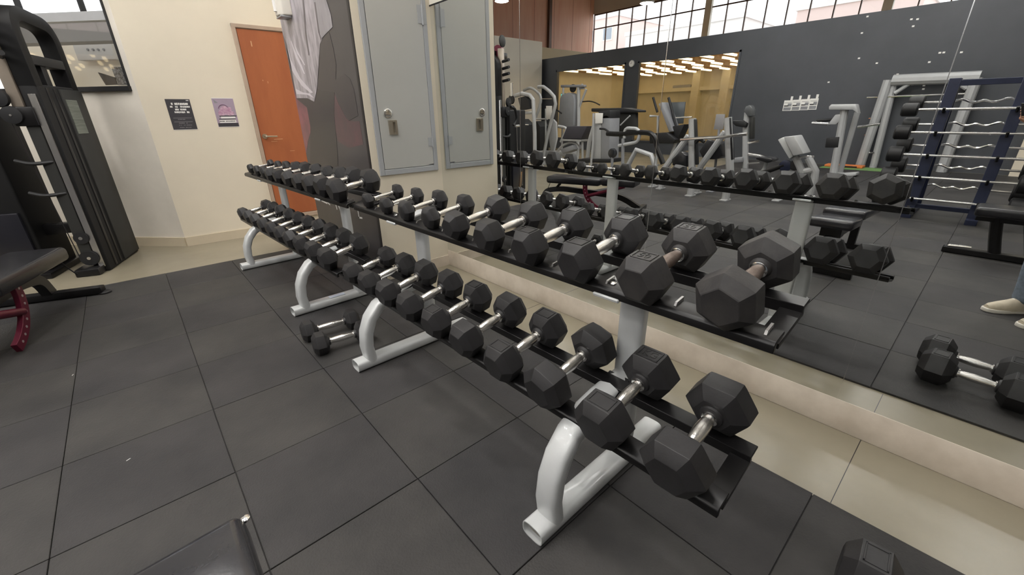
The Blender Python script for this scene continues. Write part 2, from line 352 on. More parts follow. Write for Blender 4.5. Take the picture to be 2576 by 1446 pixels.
# orange panelled end wall, ceiling, remaining walls
we = struct(bx('wall_orange', woodp, XO, -3.05, YO, YO+0.2, 3.3, WZ+0.6))
for x in [-4.2-1.4*q for q in range(10)]: bx('panel_joint', bronze, x-0.006, x+0.006, YO-0.004, YO, 3.3, WZ+0.6, we)
for x in (-8.2, -13.6): bx('post', bronze, x-0.09, x+0.09, YO-0.14, YO, 0, WZ+0.6, we)
struct(bx('wall_end_low', white, XO, -3.05, YO-0.02, YO+0.2, 0, 3.3))
o = bx('office_box', white, -8.9, -5.0, 12.6, YO-0.02, 0, 3.75); struct(o); o.name = 'wall_office'
struct(bx('wall_office_side', mat('beige_partition', (206, 194, 164), 0.6), XO+0.02, -9.3, 15.4, YO-0.02, 3.06, 4.1))
ceil = struct(bx('ceiling', ceilm, XO-0.2, 3.1, -7.2, YO+0.2, WZ+0.6, WZ+0.8))
for y in (-4.5, -0.5, 3.5, 7.5, 11.0): bx('beam', ceilm, XO, 3.0, y-0.12, y+0.12, WZ+0.15, WZ+0.6, ceil)
struct(bx('wall_back', mat('back_wall_paint', (150, 148, 144), 0.6, var=0.05, scale=1), XO-0.2, 3.1, -7.2, -7, 0, WZ+0.7))
for (x, y, w_, d_, h_, m_, lb) in ((-36, 20, 8, 10, 7.5, bldg, 'pale grey office block outside the high windows'), (-40, 33, 9, 9, 10, bldg2, 'pale pink apartment block outside the high windows'), (-33, 8, 6, 6, 7.0, bldg2, 'low pinkish house outside the high windows')):
    b = thing('building', lb, 'building', (x, y, 0))
    bx('facade', m_, x-w_/2, x+w_/2, y-d_/2, y+d_/2, 0, h_, b); bx('parapet', bldg, x-w_/2-.1, x+w_/2+.1, y-d_/2-.1, y+d_/2+.1, h_, h_+0.3, b)
    for zz in range(2, int(h_)-1, 2):
        for q in range(4):
            yy = y-d_/2+(q+0.5)*d_/4; wf = bx('window', white, x+w_/2, x+w_/2+0.06, yy-0.6, yy+0.6, zz, zz+1.2, b); bx('pane', wing, x+w_/2+0.06, x+w_/2+0.07, yy-0.5, yy+0.5, zz+0.1, zz+1.1, wf)
struct(bx('ground', mat('pavement', (190, 186, 180), 0.8), -60, XO-0.25, -30, 50, -0.3, -0.1)).name = 'floor_outside'
# ceiling fixtures
LX = [(-0.6, -1.0), (-0.6, 2.2), (-0.55, 4.1), (-3.6, -1.5), (-2.4, 1.6), (-1.9, 3.9), (-5.2, -1.2), (-5.2, 2.6), (-5.2, 6.4), (-7.4, 0.6), (-7.4, 4.8), (-4.0, 0.6), (-4.0, 3.9), (-4.0, 7.0), (-6.3, 2.0), (0.7, 1.0), (0.7, 3.2 - 0.3)]
for k, (x, y) in enumerate(LX):
    LZ = 1.2
    t = thing('ceiling_light_offscreen', 'white fluorescent ceiling light hanging on two rods', 'ceiling light', (x, y, 3.5+LZ), 'fluorescent lights over the gym')
    MB().prism([(x-0.1, y-0.62, 3.56+LZ), (x+0.1, y-0.62, 3.56+LZ), (x+0.05, y-0.62, 3.62+LZ), (x-0.05, y-0.62, 3.62+LZ)], (0, 1.24, 0)).build('housing', white, t)
    bx('diffuser_offscreen', lampm, x-0.085, x+0.085, y-0.6, y+0.6, 3.535+LZ, 3.56+LZ, t, 0.008)
    for dy in (-0.45, 0.45): MB().cyl((x, y+dy, 3.62+LZ), (x, y+dy, WZ+0.6), 0.006, n=6).build('rod', greyM, t)
# ================================================================== DOOR, SIGNS, LOCKER, POSTER
def dw(x, z, d=0.0): return V((x, 5.53-(x-0.25)*(0.13/2.85)-d, z))   # point on the door wall, d metres out
def dwbox(p, x0, x1, z0, z1, d0, d1):
    p.prism([dw(x0, z0, d0), dw(x1, z0, d0), dw(x1, z0, d1), dw(x0, z0, d1)], (0, 0, z1-z0)); return p
D0, D1, DZ0, DZ1 = 1.135, 2.02, 0.185, 2.135
p = MB(); dwbox(p, D0, D0+0.035, DZ0-0.02, DZ1, -0.02, 0.02); dwbox(p, D1-0.035, D1, DZ0-0.02, DZ1, -0.02, 0.02); dwbox(p, D0, D1, DZ1-0.035, DZ1, -0.02, 0.021); dwbox(p, D0, D1, DZ0-0.045, DZ0, -0.02, 0.03)
door = struct(p.build('door_1', doorframe, None, 0.003, 1))
p = MB(); dwbox(p, D0+0.042, D1-0.042, DZ0+0.006, DZ1-0.042, -0.01, 0.008); leaf = p.build('leaf', orange, door, 0.002, 1)
p = MB(); dwbox(p, D0+0.034, D1-0.034, DZ0, DZ1-0.034, -0.012, 0.001); p.build('rebate', doorframe, door)
hq = dw(1.215, 1.068, 0.008); n_ = V((0, -1, 0))
p = MB(); p.cyl(hq, hq+n_*0.012, 0.026, n=18); p.tube(fillet([hq, hq+n_*0.05, hq+n_*0.05+V((0.115, 0, -0.004))], 0.02), 0.009, 10); p.build('lever_handle', brass, leaf)
p = MB()
for (x, z, a, b) in ((1.28, 1.94, 0.010, 0.05), (1.315, 1.62, 0.006, 0.012), (1.36, 1.60, 0.005, 0.02), (1.30, 1.03, 0.09, 0.006), (1.27, 1.01, 0.06, 0.004), (1.44, 0.9, 0.05, 0.004)): dwbox(p, x, x+a, z, z+b, 0.008, 0.0086)
p.build('scuff_marks', mat('door_scuff', (206, 158, 118), 0.6), leaf)
def print_rows(p, x0, x1, z0, z1, rows, d):
    for (a, b, c, e) in rows: dwbox(p, x0+(x1-x0)*a, x0+(x1-x0)*b, z1-(z1-z0)*e, z1-(z1-z0)*c, d, d+0.0006)
def rough_row(a, b, c, e, n):   # illegible lettering as uneven blocks
    out = []; w = (b-a)/n
    for i in range(n):
        if random.random() < 0.88: out.append((a+w*i, a+w*(i+random.uniform(0.66, 0.98)), c+random.uniform(0, .12)*(e-c), e-random.uniform(0, .12)*(e-c)))
    return out
p = MB(); S = (0.432, 0.628, 1.155, 1.437); dwbox(p, *S, 0.0, 0.002); s1 = p.build('wall_sign', signdark); tag(s1, 'dark grey notice with white lines of text on the cream wall', 'sign')
p = MB(); print_rows(p, *S, rough_row(.2, .9, .115, .19, 10)+rough_row(.13, .95, .215, .275, 16)+rough_row(.3, .76, .3, .36, 9)+rough_row(.25, .86, .385, .45, 11)+[(.84, .95, .03, .055)], 0.002); p.build('lettering', paperw, s1, smooth=False)
p = MB(); print_rows(p, *S, [(.12, .88, .6, .612), (.12, .88, .725, .737)]+rough_row(.28, .82, .83, .848, 14)+rough_row(.28, .76, .91, .93, 12)+rough_row(.3, .6, .64, .66, 6)+rough_row(.3, .66, .76, .785, 6), 0.002); p.build('fine_print', signgrey, s1, smooth=False)
p = MB(); print_rows(p, *S, [(0, 1, .985, 1.0)], 0.002); p.build('paper_edge', paperw, s1, smooth=False)
p = MB(); S = (0.812, 1.0, 1.172, 1.452); dwbox(p, *S, 0.0, 0.002); s2 = p.build('wall_sign', signlil); tag(s2, 'lilac notice with a picture of folded towels beside the orange door', 'sign')
p = MB(); print_rows(p, *S, [(.02, .98, .86, .985)], 0.002); print_rows(p, *S, [(.17, .98, .60, .635), (.12, .9, .705, .735)]+rough_row(.13, .86, .775, .81, 13), 0.0027); p.build('dark_band', signdark, s2, smooth=False)
p = MB(); print_rows(p, *S, [(0, 1, 0, .02), (.22, .9, .635, .70), (.12, .9, .745, .85), (0, 1, .985, 1)], 0.0021); p.build('white_band', paperw, s2, smooth=False)
p = MB()
cx_, cz_ = S[0]+(S[1]-S[0])*.5, S[3]-(S[3]-S[2])*.42
for (dx, dz, r) in ((0, 0, .042), (-.03, -.02, .03), (.03, -.022, .03), (.055, -.028, .02), (0.04, .012, .02), (-.045, -.03, .022)):
    c = dw(cx_+dx, cz_+dz, 0.002); p.cyl(c, c+V((0, -0.0006-r*0.01, 0)), r, n=16)
p.build('towel_picture', signpink, s2, smooth=False)
p = MB(); pts = [dw(cx_-0.01+0.046*math.cos(t), cz_+0.004+0.05*math.sin(t), 0.0035) for t in [0.5+2.4*i/14 for i in range(15)]]; p.tube(pts, 0.0022, 6); p.build('ribbon', mat('plum_print', (120, 70, 110), 0.4), s2)
p = MB(); p.prism([dw(S[0]+.012, 1.438, .002), dw(S[0]+.05, 1.405, .002), dw(S[0]+.018, 1.402, .002)], (0, -0.0006, 0)); p.build('emblem', signgrey, s2, smooth=False)

# locker: flush grey service door on the pillar
LY = PY0
lk = thing('locker', 'flush grey metal locker door set in the cream pillar', 'locker', (1.66, LY, 0.85))
LX0, LX1, LZ0, LZ1 = 1.398, 1.905, 0.838, 2.62
p = MB()
for b in ((LX0, LX0+0.036, LZ0, LZ1), (LX1-0.036, LX1, LZ0, LZ1), (LX0+0.036, LX1-0.036, LZ0, LZ0+0.04), (LX0+0.036, LX1-0.036, LZ1-0.04, LZ1)): p.bb(b[0], b[1], LY-0.014, LY+0.01, b[2], b[3])
p.build('frame', lockf, lk, 0.0025, 1)
bx('rebate', lockf, LX0+0.03, LX1-0.03, LY-0.0006, LY+0.004, LZ0+0.034, LZ1-0.03, lk)
lx0, lx1, lz0, lz1 = LX0+0.0405, LX1-0.0395, LZ0+0.0445, LZ1-0.0435     # the leaf has a cut-out lower corner
sx0, sx1, sz0, sz1 = 1.537, 1.559, 1.139, 1.213                            # opening behind the finger pull
p = MB()
for a, b, c, d in ((lx0, sx0, lz0, lz1), (sx0, sx1, lz0, sz0), (sx0, sx1, sz1, lz1), (sx1, lx1-0.045, lz0, lz1), (lx1-0.045, lx1, lz0+0.010, lz1)): p.bb(a, b, LY-0.0125, LY-0.003, c, d)
ld = p.build('door', lockm, lk, smooth=False)
c = V((1.512, LY-0.0125, 1.272)); p = MB(); p.rev(c, (0, -1, 0), [(0, .032), (.007, .032), (.010, .026), (.006, .023), (.006, 0.001)], 28); lock = p.build('cam_lock', chrome, ld)
p = MB(); p.box(c+V((0, -0.009, -0.004)), (0.034, 0.008, 0.010)); p.cyl(c+V((0.0, -0.006, 0.008)), c+V((0, -0.011, 0.008)), 0.011, n=14); p.build('key_turn', brass, lock, 0.001, 1)
p = MB(); cx0, cz0 = 1.541, 1.176
for b in ((cx0-0.033, cx0-0.004, cz0-.05, cz0+.05), (cx0+0.018, cx0+0.033, cz0-.05, cz0+.05), (cx0-.004, cx0+.018, cz0-.05, cz0-.036), (cx0-.004, cx0+.018, cz0+.036, cz0+.05)): p.bb(b[0], b[1], LY-0.024, LY-0.012, b[2], b[3])
rp = p.build('recessed_pull', brass, ld, 0.001, 1); bx('pull_slot', brass, cx0-.004, cx0+.018, LY-0.0025, LY-0.0008, cz0-.037, cz0+.037, rp)
for z0, z1 in ((1.02, 1.10), (1.86, 1.99)):
    p = MB(); p.cyl((LX1-0.037, LY-0.018, z0), (LX1-0.037, LY-0.018, z1), 0.007, n=10); p.bb(LX1-0.075, LX1-0.005, LY-0.016, LY-0.0125, z0+.008, z1-.008); p.build('hinge', lockf, lk)

# poster print on the pillar flank
po = thing('wall_poster', 'tall printed poster of a person in a grey shirt on the pillar', 'poster', (PX, 3.8, 0))
bx('sheet', posterbg, PX-0.004, PX, PY0+0.004, PY1-0.002, 0.0, 3.3, po)
def pp(x, y, d): q = onx(560+x/3.443, y/3.443, PX); return V((PX-0.004-d, min(max(q.y, PY0+0.008), PY1-0.004), q.z))
def figure(name, m, pts, d):
    p = MB(); p.prism([pp(x, y, d) for x, y in pts], (0.0006, 0, 0)); return p.build(name, m, po, smooth=False)
figure('backdrop_print', skin_print, [(585, 690), (640, 830), (720, 900), (760, 980), (775, 1110), (745, 1220), (725, 1330), (690, 1300), (640, 1000)], 0.0008)
figure('backdrop_glow', mat('poster_dusk_print', (96, 68, 72), 0.35, rgb2=(76, 64, 66), scale=5), [(972, 800), (1010, 900), (1080, 1030), (1120, 1050), (1190, 1050), (1225, 1250), (1100, 1280), (1000, 1220), (972, 1050)], 0.0008)
figure('trouser_print', pants, [(640, 850), (740, 850), (800, 885), (830, 770), (975, 800), (972, 1000), (992, 1200), (1010, 1500), (730, 1500), (765, 1100), (735, 930)], 0.0014)
figure('arm_print', mat('poster_arm_print', (62, 58, 60), 0.35, var=.06, scale=5), [(870, 340), (930, 280), (965, 420), (990, 560), (985, 690), (1060, 640), (1110, 680), (1145, 780), (1180, 1000), (1100, 1045), (1030, 930), (985, 800), (840, 780), (850, 380)], 0.0017)
figure('shirt_print', shirt, [(480, 0), (330, -700), (700, -900), (760, -700), (800, 0), (830, 120), (870, 340), (850, 380), (825, 760), (800, 880), (740, 850), (650, 850), (600, 600), (520, 290), (500, 150)], 0.0021)
figure('sleeve_print', shirt2, [(800, 0), (760, -500), (860, -400), (905, 0), (945, 130), (960, 235), (890, 305), (860, 340), (835, 200)], 0.0026)
for k, pts in enumerate(([(600, 350), (625, 420), (690, 560), (720, 640), (712, 640), (640, 500), (598, 360)], [(565, 400), (600, 520), (680, 680), (760, 770), (790, 800), (770, 806), (690, 740), (600, 600), (562, 420)], [(625, 370), (660, 450), (720, 560), (716, 566), (650, 460)], [(640, 770), (700, 800), (760, 810), (800, 850), (740, 820), (650, 815)])):
    figure('fold_print', mat('poster_fold_print', (206, 200, 206), 0.35), pts, 0.003)
for k, pts in enumerate(([(700, 0), (712, 0), (735, 300), (760, 480), (750, 480), (722, 300)], [(800, 20), (812, 20), (850, 300), (875, 350), (862, 358), (835, 280)], [(520, 300), (560, 380), (610, 620), (600, 620), (550, 450)])):
    figure('crease_print', mat('poster_crease_print', (98, 92, 96), 0.35), pts, 0.003)
bx('border', inkb, PX-0.0064, PX-0.0045, PY0+0.004, PY0+0.035, 0.0, 3.3, po)
def pq(u, v): q = onx(u, v, PX); return V((PX-0.0056, q.y, q.z))
def stroke(p, a, b, w=0.015):
    a, b = pq(*a), pq(*b); d = (b-a).normalized(); n = V((0, -d.z, d.y))*w/2
    p.prism([a+n-d*w/2, b+n+d*w/2, b-n+d*w/2, a-n-d*w/2], (0.0006, 0, 0))
p = MB()
for a, b in (((908, 525), (901, 525)), ((901, 525), (905, 547)), ((905, 547), (912, 548)), ((845, 510), (849, 525)), ((852, 514), (857, 528)), ((822, 506), (831, 514)), ((806, 502), (824, 511))): stroke(p, a, b)
p.build('lettering', paperw, po, smooth=False)
# white dispenser fixed high on the poster edge
q = onx(716, 40, PX); t = thing('wall_dispenser', 'white rounded dispenser box fixed high on the poster edge', 'dispenser', (PX-0.05, 4.29, 2.02))
MB().prism([(PX-0.002, 4.20, 2.03), (PX-0.075, 4.215, 2.03), (PX-0.10, 4.25, 2.03), (PX-0.10, 4.33, 2.03), (PX-0.075, 4.365, 2.03), (PX-0.002, 4.38, 2.03)], (0, 0, 0.30)).build('body', white, t, 0.01, 3)
MB().tube([(PX-0.103, 4.29, 2.06), (PX-0.103, 4.29, 2.3)], 0.016, 12).build('front_rib', paperw, t)
bx('base_tray', greyM, PX-0.09, PX-0.003, 4.22, 4.36, 2.018, 2.031, t, 0.003)

# ================================================================== DUMBBELL RACKS
def shelf_upper(x): return 0.776+(x-0.33)*0.15
def shelf_lower(x): return 0.378+(x-0.205)*0.21
def rack(loc, rz, label):
    t = thing('dumbbell_rack', label, 'dumbbell rack', loc, 'two tier dumbbell racks', True, (0, 0, math.radians(rz)))
    YS0, YS1 = -0.40, 1.80
    for fy in (0.042, 1.35):
        p = MB().tube([(0.03, fy, 0.029), (0.715, fy, 0.029)], None, sec=oval(0.029, 0.042, 28, 0.6), up=(0, 0, 1))
        so_, si_ = oval(0.029, 0.042, 28, 0.6), oval(0.0255, 0.0385, 28, 0.6); n = 28      # open tube mouth
        vs = [(x, fy+b, 0.029+a) for x, sc2 in ((0.031, so_), (0.0, so_), (0.0, si_), (0.031, si_)) for a, b in sc2]
        p.add(vs, [(q*n+k, q*n+(k+1) % n, (q+1)*n+(k+1) % n, (q+1)*n+k) for q in range(3) for k in range(n)])
        foot = p.build('foot_bar', silver, t)
        MB().tube([(0.022, fy, 0.029), (0.032, fy, 0.029)], None, sec=oval(0.026, 0.039, 28, 0.6), up=(0, 0, 1)).build('end_plug', mat('grimy_plug', (150, 146, 138), 0.7, rgb2=(104, 100, 94), scale=30), foot)
        MB().tube([(0.47, fy, 0.04), (0.47, fy, 0.775)], None, sec=oval(0.024, 0.046, 28, 0.6), up=(1, 0, 0)).build('upright', silver, t)
        path = [V((0.085, fy, 0.04)), V((0.075, fy, 0.12)), V((0.085, fy, 0.20)), V((0.115, fy, 0.27)), V((0.165, fy, 0.325)), V((0.235, fy, 0.36)), V((0.32, fy, 0.378)), V((0.46, fy, 0.392))]
        MB().tube(path, None, sec=oval(0.029, 0.043, 24, 0.6), up=(1, 0, 0)).build('arch_leg', silver, t)
        p = MB(); ax = (V((0.984, 0, 0.177)), V((0, 1, 0)), V((-0.177, 0, 0.984)))
        p.box((0.425, fy, 0.765), (0.26, 0.09, 0.012), ax); br = p.build('shelf_bracket', silver, t, 0.003, 1)
        for bx_ in (0.335, 0.5): MB().rev((bx_, fy+0.0, shelf_upper(bx_)-0.004), (-0.177, 0, 0.984), [(0, 0.010), (0.007, 0.010), (0.010, 0.006), (0.0105, 0.001)], 10).build('bolt', chrome, br)
        p = MB(); ax = (V((0.97, 0, 0.242)), V((0, 1, 0)), V((-0.242, 0, 0.97)))
        p.box((0.30, fy, 0.380), (0.26, 0.085, 0.012), ax); p.build('shelf_bracket', blackm, t, 0.003, 1)
    for kind, fun, xf, xr in (('u', shelf_upper, 0.332, 0.512), ('l', shelf_lower, 0.205, 0.382)):
        zf, zr = fun(xf), fun(xr)
        p = MB(); p.prism([(xf-0.03, YS0, zf-0.032), (xf-0.03, YS0, zf-0.012), (xf-0.022, YS0, fun(xf-0.022)), (xf+0.028, YS0, fun(xf+0.028)), (xf+0.028, YS0, fun(xf+0.028)-0.008), (xf-0.016, YS0, zf-0.014), (xf-0.016, YS0, zf-0.032)], (0, YS1-YS0, 0)); p.build('rail', blackm, t, 0.0015, 1)
        p = MB(); p.prism([(xr-0.024, YS0, zr-0.034), (xr-0.024, YS0, fun(xr-0.024)), (xr+0.022, YS0, fun(xr+0.022)), (xr+0.022, YS0, fun(xr+0.022)-0.009), (xr-0.014, YS0, fun(xr-0.014)-0.009), (xr-0.014, YS0, zr-0.034)], (0, YS1-YS0, 0)); p.build('rail', blackm, t, 0.0015, 1)
        for ye in (YS0, YS1-0.05):
            p = MB(); p.prism([(xf+0.005, ye, zf-0.034), (xr-0.01, ye, zr-0.03), (xr-0.01, ye, zr-0.018), (xf+0.005, ye, zf-0.02)], (0, 0.05, 0)); p.build('end_bracket', blackm, t, 0.001, 1)
        if kind == 'u':
            for k in range(10):
                yy = -0.29+0.215*k-0.085
                p = MB(); p.prism([(xf-0.012, yy, zf-0.005), (xf+0.03, yy, zf), (xf+0.03, yy, zf+0.014), (xf-0.005, yy, zf+0.008)], (0, 0.006, 0)); p.build('divider', mat('worn_steel_edge', (150, 148, 146), 0.3, 0.8), t)
    return t
def sticker(t):
    f = [c for c in t.children if c.name.startswith('foot_bar')][0]
    MB().bb(0.25, 0.36, 0.012, 0.052, 0.0575, 0.0592).build('sticker', mat('pale_blue_label', (206, 216, 232), 0.3), f)
OA, TA = V((0.641, 0.608, 0.010)), 1.0
OB_, TB = V((0.573, 2.856, 0.010)), 2.6
rack(OA, TA, 'silver two tier dumbbell rack standing in front of the mirror')
sticker(rack(OB_, TB, 'silver two tier dumbbell rack standing in front of the poster'))

# ---------------------------------------------------------------- dumbbells
def head_mesh(R, t, side, roll, dust):
    # hexagonal rubber head, axis x, chamfered outer face towards side, domed inner face
    p = MB(); rings = [(-0.5, 0.62), (-0.485, 0.66), (-0.262, 0.988), (-0.245, 1.0), (0.25, 1.0), (0.267, 0.985), (0.47, 0.64), (0.5, 0.56)]
    if R < 0.056: rings = [(-0.5, 0.55), (-0.45, 0.72), (-0.25, 0.97), (-0.15, 1.0), (0.2, 1.0), (0.3, 0.95), (0.45, 0.62), (0.5, 0.45)]
    vs = []; m = 18; rnd = 0.07 if R > 0.056 else 0.13
    for a, s_ in rings:
        for k in range(6):
            th = PI/3*k + roll
            for d in (-1, 0, 1):
                # corner rounding: mid point pulled in slightly, side points moved along the flats
                ang = th + d*0.13
                q = R*s_*math.cos(PI/6)/math.cos(PI/6-abs(ang-th)) if d else R*s_*0.985
                vs.append((side*a*t, q*math.cos(ang), q*math.sin(ang)))
    n = len(rings)
    fs = [(i*m+j, i*m+(j+1) % m, (i+1)*m+(j+1) % m, (i+1)*m+j) for i in range(n-1) for j in range(m)]
    fs += [tuple(range(m)), tuple((n-1)*m+j for j in range(m))]
    p.add(vs, fs); return p
def dumbbell(R, t, sep, label, group, loc, rot, roll=0.0, dust=False, grip=None, plate=False, numeral=None):
    d = thing('dumbbell', label, 'dumbbell', loc, group, True, rot)
    hz = R*0.866 if abs(roll) < 0.01 else R*max(math.cos(((roll % (PI/3))-PI/6)), 0.87)
    hm = hexm2 if dust else hexm
    rg = min(0.0178, R*0.26)
    for s_ in (1, -1):
        p = head_mesh(R, t, s_, roll, dust); p.v = [q+V((s_*-sep/2, 0, hz)) for q in p.v]
        # side +1 sits at -x, its outer face looks to -x
        h = p.build('head', hm, d, ang=16 if R > 0.056 else 30)
        p = MB(); x0 = -s_*(sep/2-t/2); p.rev((x0, 0, hz), (s_, 0, 0), [(-0.012, R*0.42), (0.006, R*0.34), (0.010, rg*1.25)], 18); p.build('boss', hm, h)
        p = MB(); p.rev((x0+s_*0.009, 0, hz), (s_, 0, 0), [(0, rg*1.22), (0.006, rg*1.22), (0.008, rg)], 18); p.build('collar', chromeS, d)
        if plate and abs(roll) < 0.01:
            p = MB(); a, b, w = t*0.21, R*0.40, R*0.05; zt = hz+R*0.866
            xc = -s_*sep/2 - s_*t*0.0
            for q in ((xc-a, xc+a, -b, -b+w), (xc-a, xc+a, b-w, b), (xc-a, xc-a+w, -b, b), (xc+a-w, xc+a, -b, b)): p.bb(q[0], q[1], q[2], q[3], zt-0.001, zt+0.0018)
            p.build('badge_frame', hm, h, 0.0005, 1)
            if numeral and not (numeral == 'KG' and s_ == 1):
                text(numeral, t*0.33, mat('badge_ink', (30, 29, 28), 0.5), h, Matrix.Translation((xc, 0, zt+0.0006)) @ Matrix.Rotation(-PI/2, 4, 'Z'))
    gm = grip or chrome; L = sep-t
    p = MB(); pr = [(-L/2+0.004, rg*0.8), (-L/2+0.014, rg*0.82), (-L*0.30, rg*0.95), (-L*0.12, rg*1.08), (0, rg*1.12), (L*0.12, rg*1.08), (L*0.30, rg*0.95), (L/2-0.014, rg*0.82), (L/2-0.004, rg*0.8)]
    p.rev((0, 0, hz), (1, 0, 0), pr, 18); p.build('handle', gm, d)
    return d
def place(O, rz, fun, xc, k, R, t, sep, tilt, which, tier, roll=0.0, yoff=0.0, **kw):
    th = math.radians(rz); y = -0.29+0.215*k+yoff
    zc = fun(xc)+0.0002
    w = V((O.x+math.cos(th)*xc-math.sin(th)*y, O.y+math.sin(th)*xc+math.cos(th)*y, O.z+zc))
    lab = 'black rubber hex dumbbell, %s shelf of rack before the %s, %s from heavy end' % (tier, which, ORD[k])
    dumbbell(R, t, sep, lab, 'hex dumbbells on the racks', w, (0, -tilt, th+random.uniform(-.02, .02)), roll, **kw)
tu, tl = math.atan(0.15), math.atan(0.21)
UN = [.075, .074, .071, .068, .064, .060, .054, .052, .046, .044]
UF = [.077, .072, .069, .065, .062, .060, .058, .055, .049, .046]
LN = [.088, .086, .082, .079, .077, .075, .074, .072, .068, .063]
LF = [.075, .073, .072, .071, .070, .069, .068, .067, .065, .063]
for k in range(10):
    R = UN[k]; t = 0.040+R*0.85 if R > 0.056 else R*1.15; big = k < 2
    place(OA, TA, shelf_upper, 0.425, k, R, t, 0.132+t if big else 0.135+t, tu, 'mirror', 'upper', roll=(PI/6-0.12 if k == 0 else (0.0 if k < 4 else random.choice((0, 0.0, 0.16)))), dust=k < 2, grip=rust if k < 2 else None, plate=k in (1, 2, 3), numeral='50' if k == 1 else None)
    R = UF[k]; t = 0.036+R*0.75 if R > 0.056 else R*1.1
    place(OB_, TB, shelf_upper, 0.425, k, R, t, 0.125+t, tu, 'poster', 'upper', roll=random.choice((0, 0, 0.2, -0.15)))
    R = LN[k]; t = 0.045+R*0.72
    place(OA, TA, shelf_lower, 0.298, k, R, t, 0.130+t, tl, 'mirror', 'lower', roll=[0, 0, PI/6-0.2, 0, 0.1, 0, 0, 0.1, 0, 0][k], plate=k in (1, 3, 4, 5), numeral='KG' if k == 1 else None)
    R = LF[k]; t = 0.04+R*0.70
    place(OB_, TB, shelf_lower, 0.298, k, R, t, 0.125+t, tl, 'poster', 'lower', roll=random.choice((0, 0, 0.15, -0.2)))
def floor_db(a, b, R, t, label, roll=0.0, **kw):
    a, b = V(a), V(b); c = (a+b)/2; d = b-a; c.z = 0.010
    dumbbell(R, t, max(d.length, t+0.1), label, 'hex dumbbells on the floor', c, (0, 0, math.atan2(d.y, d.x)), roll, **kw)
za = 0.075
a1, b1 = onz(806, 862, za), onz(912, 832, za); a2, b2 = onz(776, 830, za), onz(884, 800, za)
floor_db(a1, b1, 0.070, 0.082, 'black hex dumbbell on the mat under the rack, nearer the arched leg')
floor_db(a2, b2, 0.068, 0.082, 'black hex dumbbell on the mat under the rack, against the sticker foot')
floor_db((1.20, -0.075, 0), (1.22, -0.345, 0), 0.088, 0.125, 'black hex dumbbell lying on the mat edge by the bare floor', plate=True)
floor_db((1.015, -0.06, 0), (1.035, -0.33, 0), 0.088, 0.125, 'black hex dumbbell on the mat beside the one at the mat edge', plate=True)
# small stickers
# ================================================================== BENCHES
def pad(name, m, a, b, width, z, th, parent, up=V((0, 0, 1))):   # cushion from a to b (ground points), rounded
    a, b = V(a), V(b); d = (b-a).normalized(); w = d.cross(up).normalized(); u = w.cross(d)
    p = MB(); p.box((a+b)/2+V((0, 0, z))-u*th/2, ((b-a).length, width, th), (d, w, u)); return p.build(name, m, parent, th*0.32, 4)
# adjustable bench with the maroon arm, beside the cable tower
ba = V((0.31, 0.95, 0)).normalized(); bw = V((ba.y, -ba.x, 0)); E0 = V((-0.475, 4.19, 0))-bw*0.15; bo = E0-ba*0.6
t = thing('adjustable_bench', 'black padded adjustable bench with a maroon perforated arm', 'bench', (bo.x, bo.y, 0))
pad('seat_pad', vinyl, E0, E0-ba*0.78, 0.31, 0.445, 0.095, t); pad('back_pad', vinyl, E0-ba*0.80, E0-ba*1.25, 0.31, 0.455, 0.095, t)
fz = 0.012
fc = V((-0.69, 4.455, 0)); cd_ = V((-0.95, 0.31, 0)).normalized()
p = MB(); p.box(fc+V((0, 0, 0.045)), (0.62, 0.075, 0.05), (cd_, cd_.cross(V((0, 0, 1))), V((0, 0, 1)))); f1 = p.build('foot_bar', blackm, t, 0.006, 2)
for s_ in (-0.31, 0.31):
    MB().rev(fc+cd_*s_+V((0, 0, fz-0.002)), (0, 0, 1), [(0, 0.042), (0.012, 0.042), (0.02, 0.03)], 16).build('rubber_foot', blackp, f1)
p = MB(); p.tube(fillet([fc+V((0, 0, 0.06)), fc-ba*0.06+V((0, 0, 0.2)), fc-ba*0.3+V((0, 0, 0.24)), fc-ba*1.2+V((0, 0, 0.19)), fc-ba*1.45+V((0, 0, 0.05))], 0.15), None, sec=[(-.035, -.03), (.035, -.03), (.035, .03), (-.035, .03)], up=(0, 0, 1)); p.build('spine', blackm, t)
p = MB(); fc2 = fc-ba*1.46; p.box(fc2+V((0, 0, 0.04)), (0.5, 0.07, 0.055), (cd_, cd_.cross(V((0, 0, 1))), V((0, 0, 1)))); p.build('foot_bar', blackm, t, 0.006, 2)
arc = [E0-ba*(0.42+0.05*math.cos(q))+bw*0.02+V((0, 0, 0.0)) for q in (0,)]
o_ = V((-0.70, 3.62, 0)); pts = []
for k in range(11):
    a = -0.35+1.55*k/10; pts.append(o_+ba*(-0.30+0.34*math.cos(a))+V((0, 0, 0.33-0.30*math.sin(a))))
arm = MB().tube(pts, None, sec=[(-.03, -.014), (.03, -.014), (.03, .014), (-.03, .014)], up=tuple(ba)).build('adjuster_arm', maroon, t, 0.002, 1)
for k in range(1, 10): MB().cyl(pts[k]+bw*0.0135, pts[k]+bw*0.0155, 0.008, n=10).build('pin_hole', mat('hole_rim', (190, 180, 182), 0.3, 0.6), arm)
MB().tube(fillet([o_+V((0, 0, 0.21)), o_-ba*0.2+V((0, 0, 0.27)), o_-ba*0.5+V((0, 0, 0.37))], 0.1), 0.024, 12).build('strut', maroon, t)
MB().cyl(fc-ba*0.22+V((0, 0, 0.24)), E0-ba*0.2+V((0, 0, 0.40)), 0.02, n=10).build('strut', blackm, t)
q = E0+V((0, 0, 0.39))-ba*0.05+bw*0.1; MB().tube(fillet([q, q+V((0.02, 0.01, -0.08)), q+V((0.06, 0.03, -0.16))], 0.05), 0.004, 6).build('loose_strap', blackp, t)
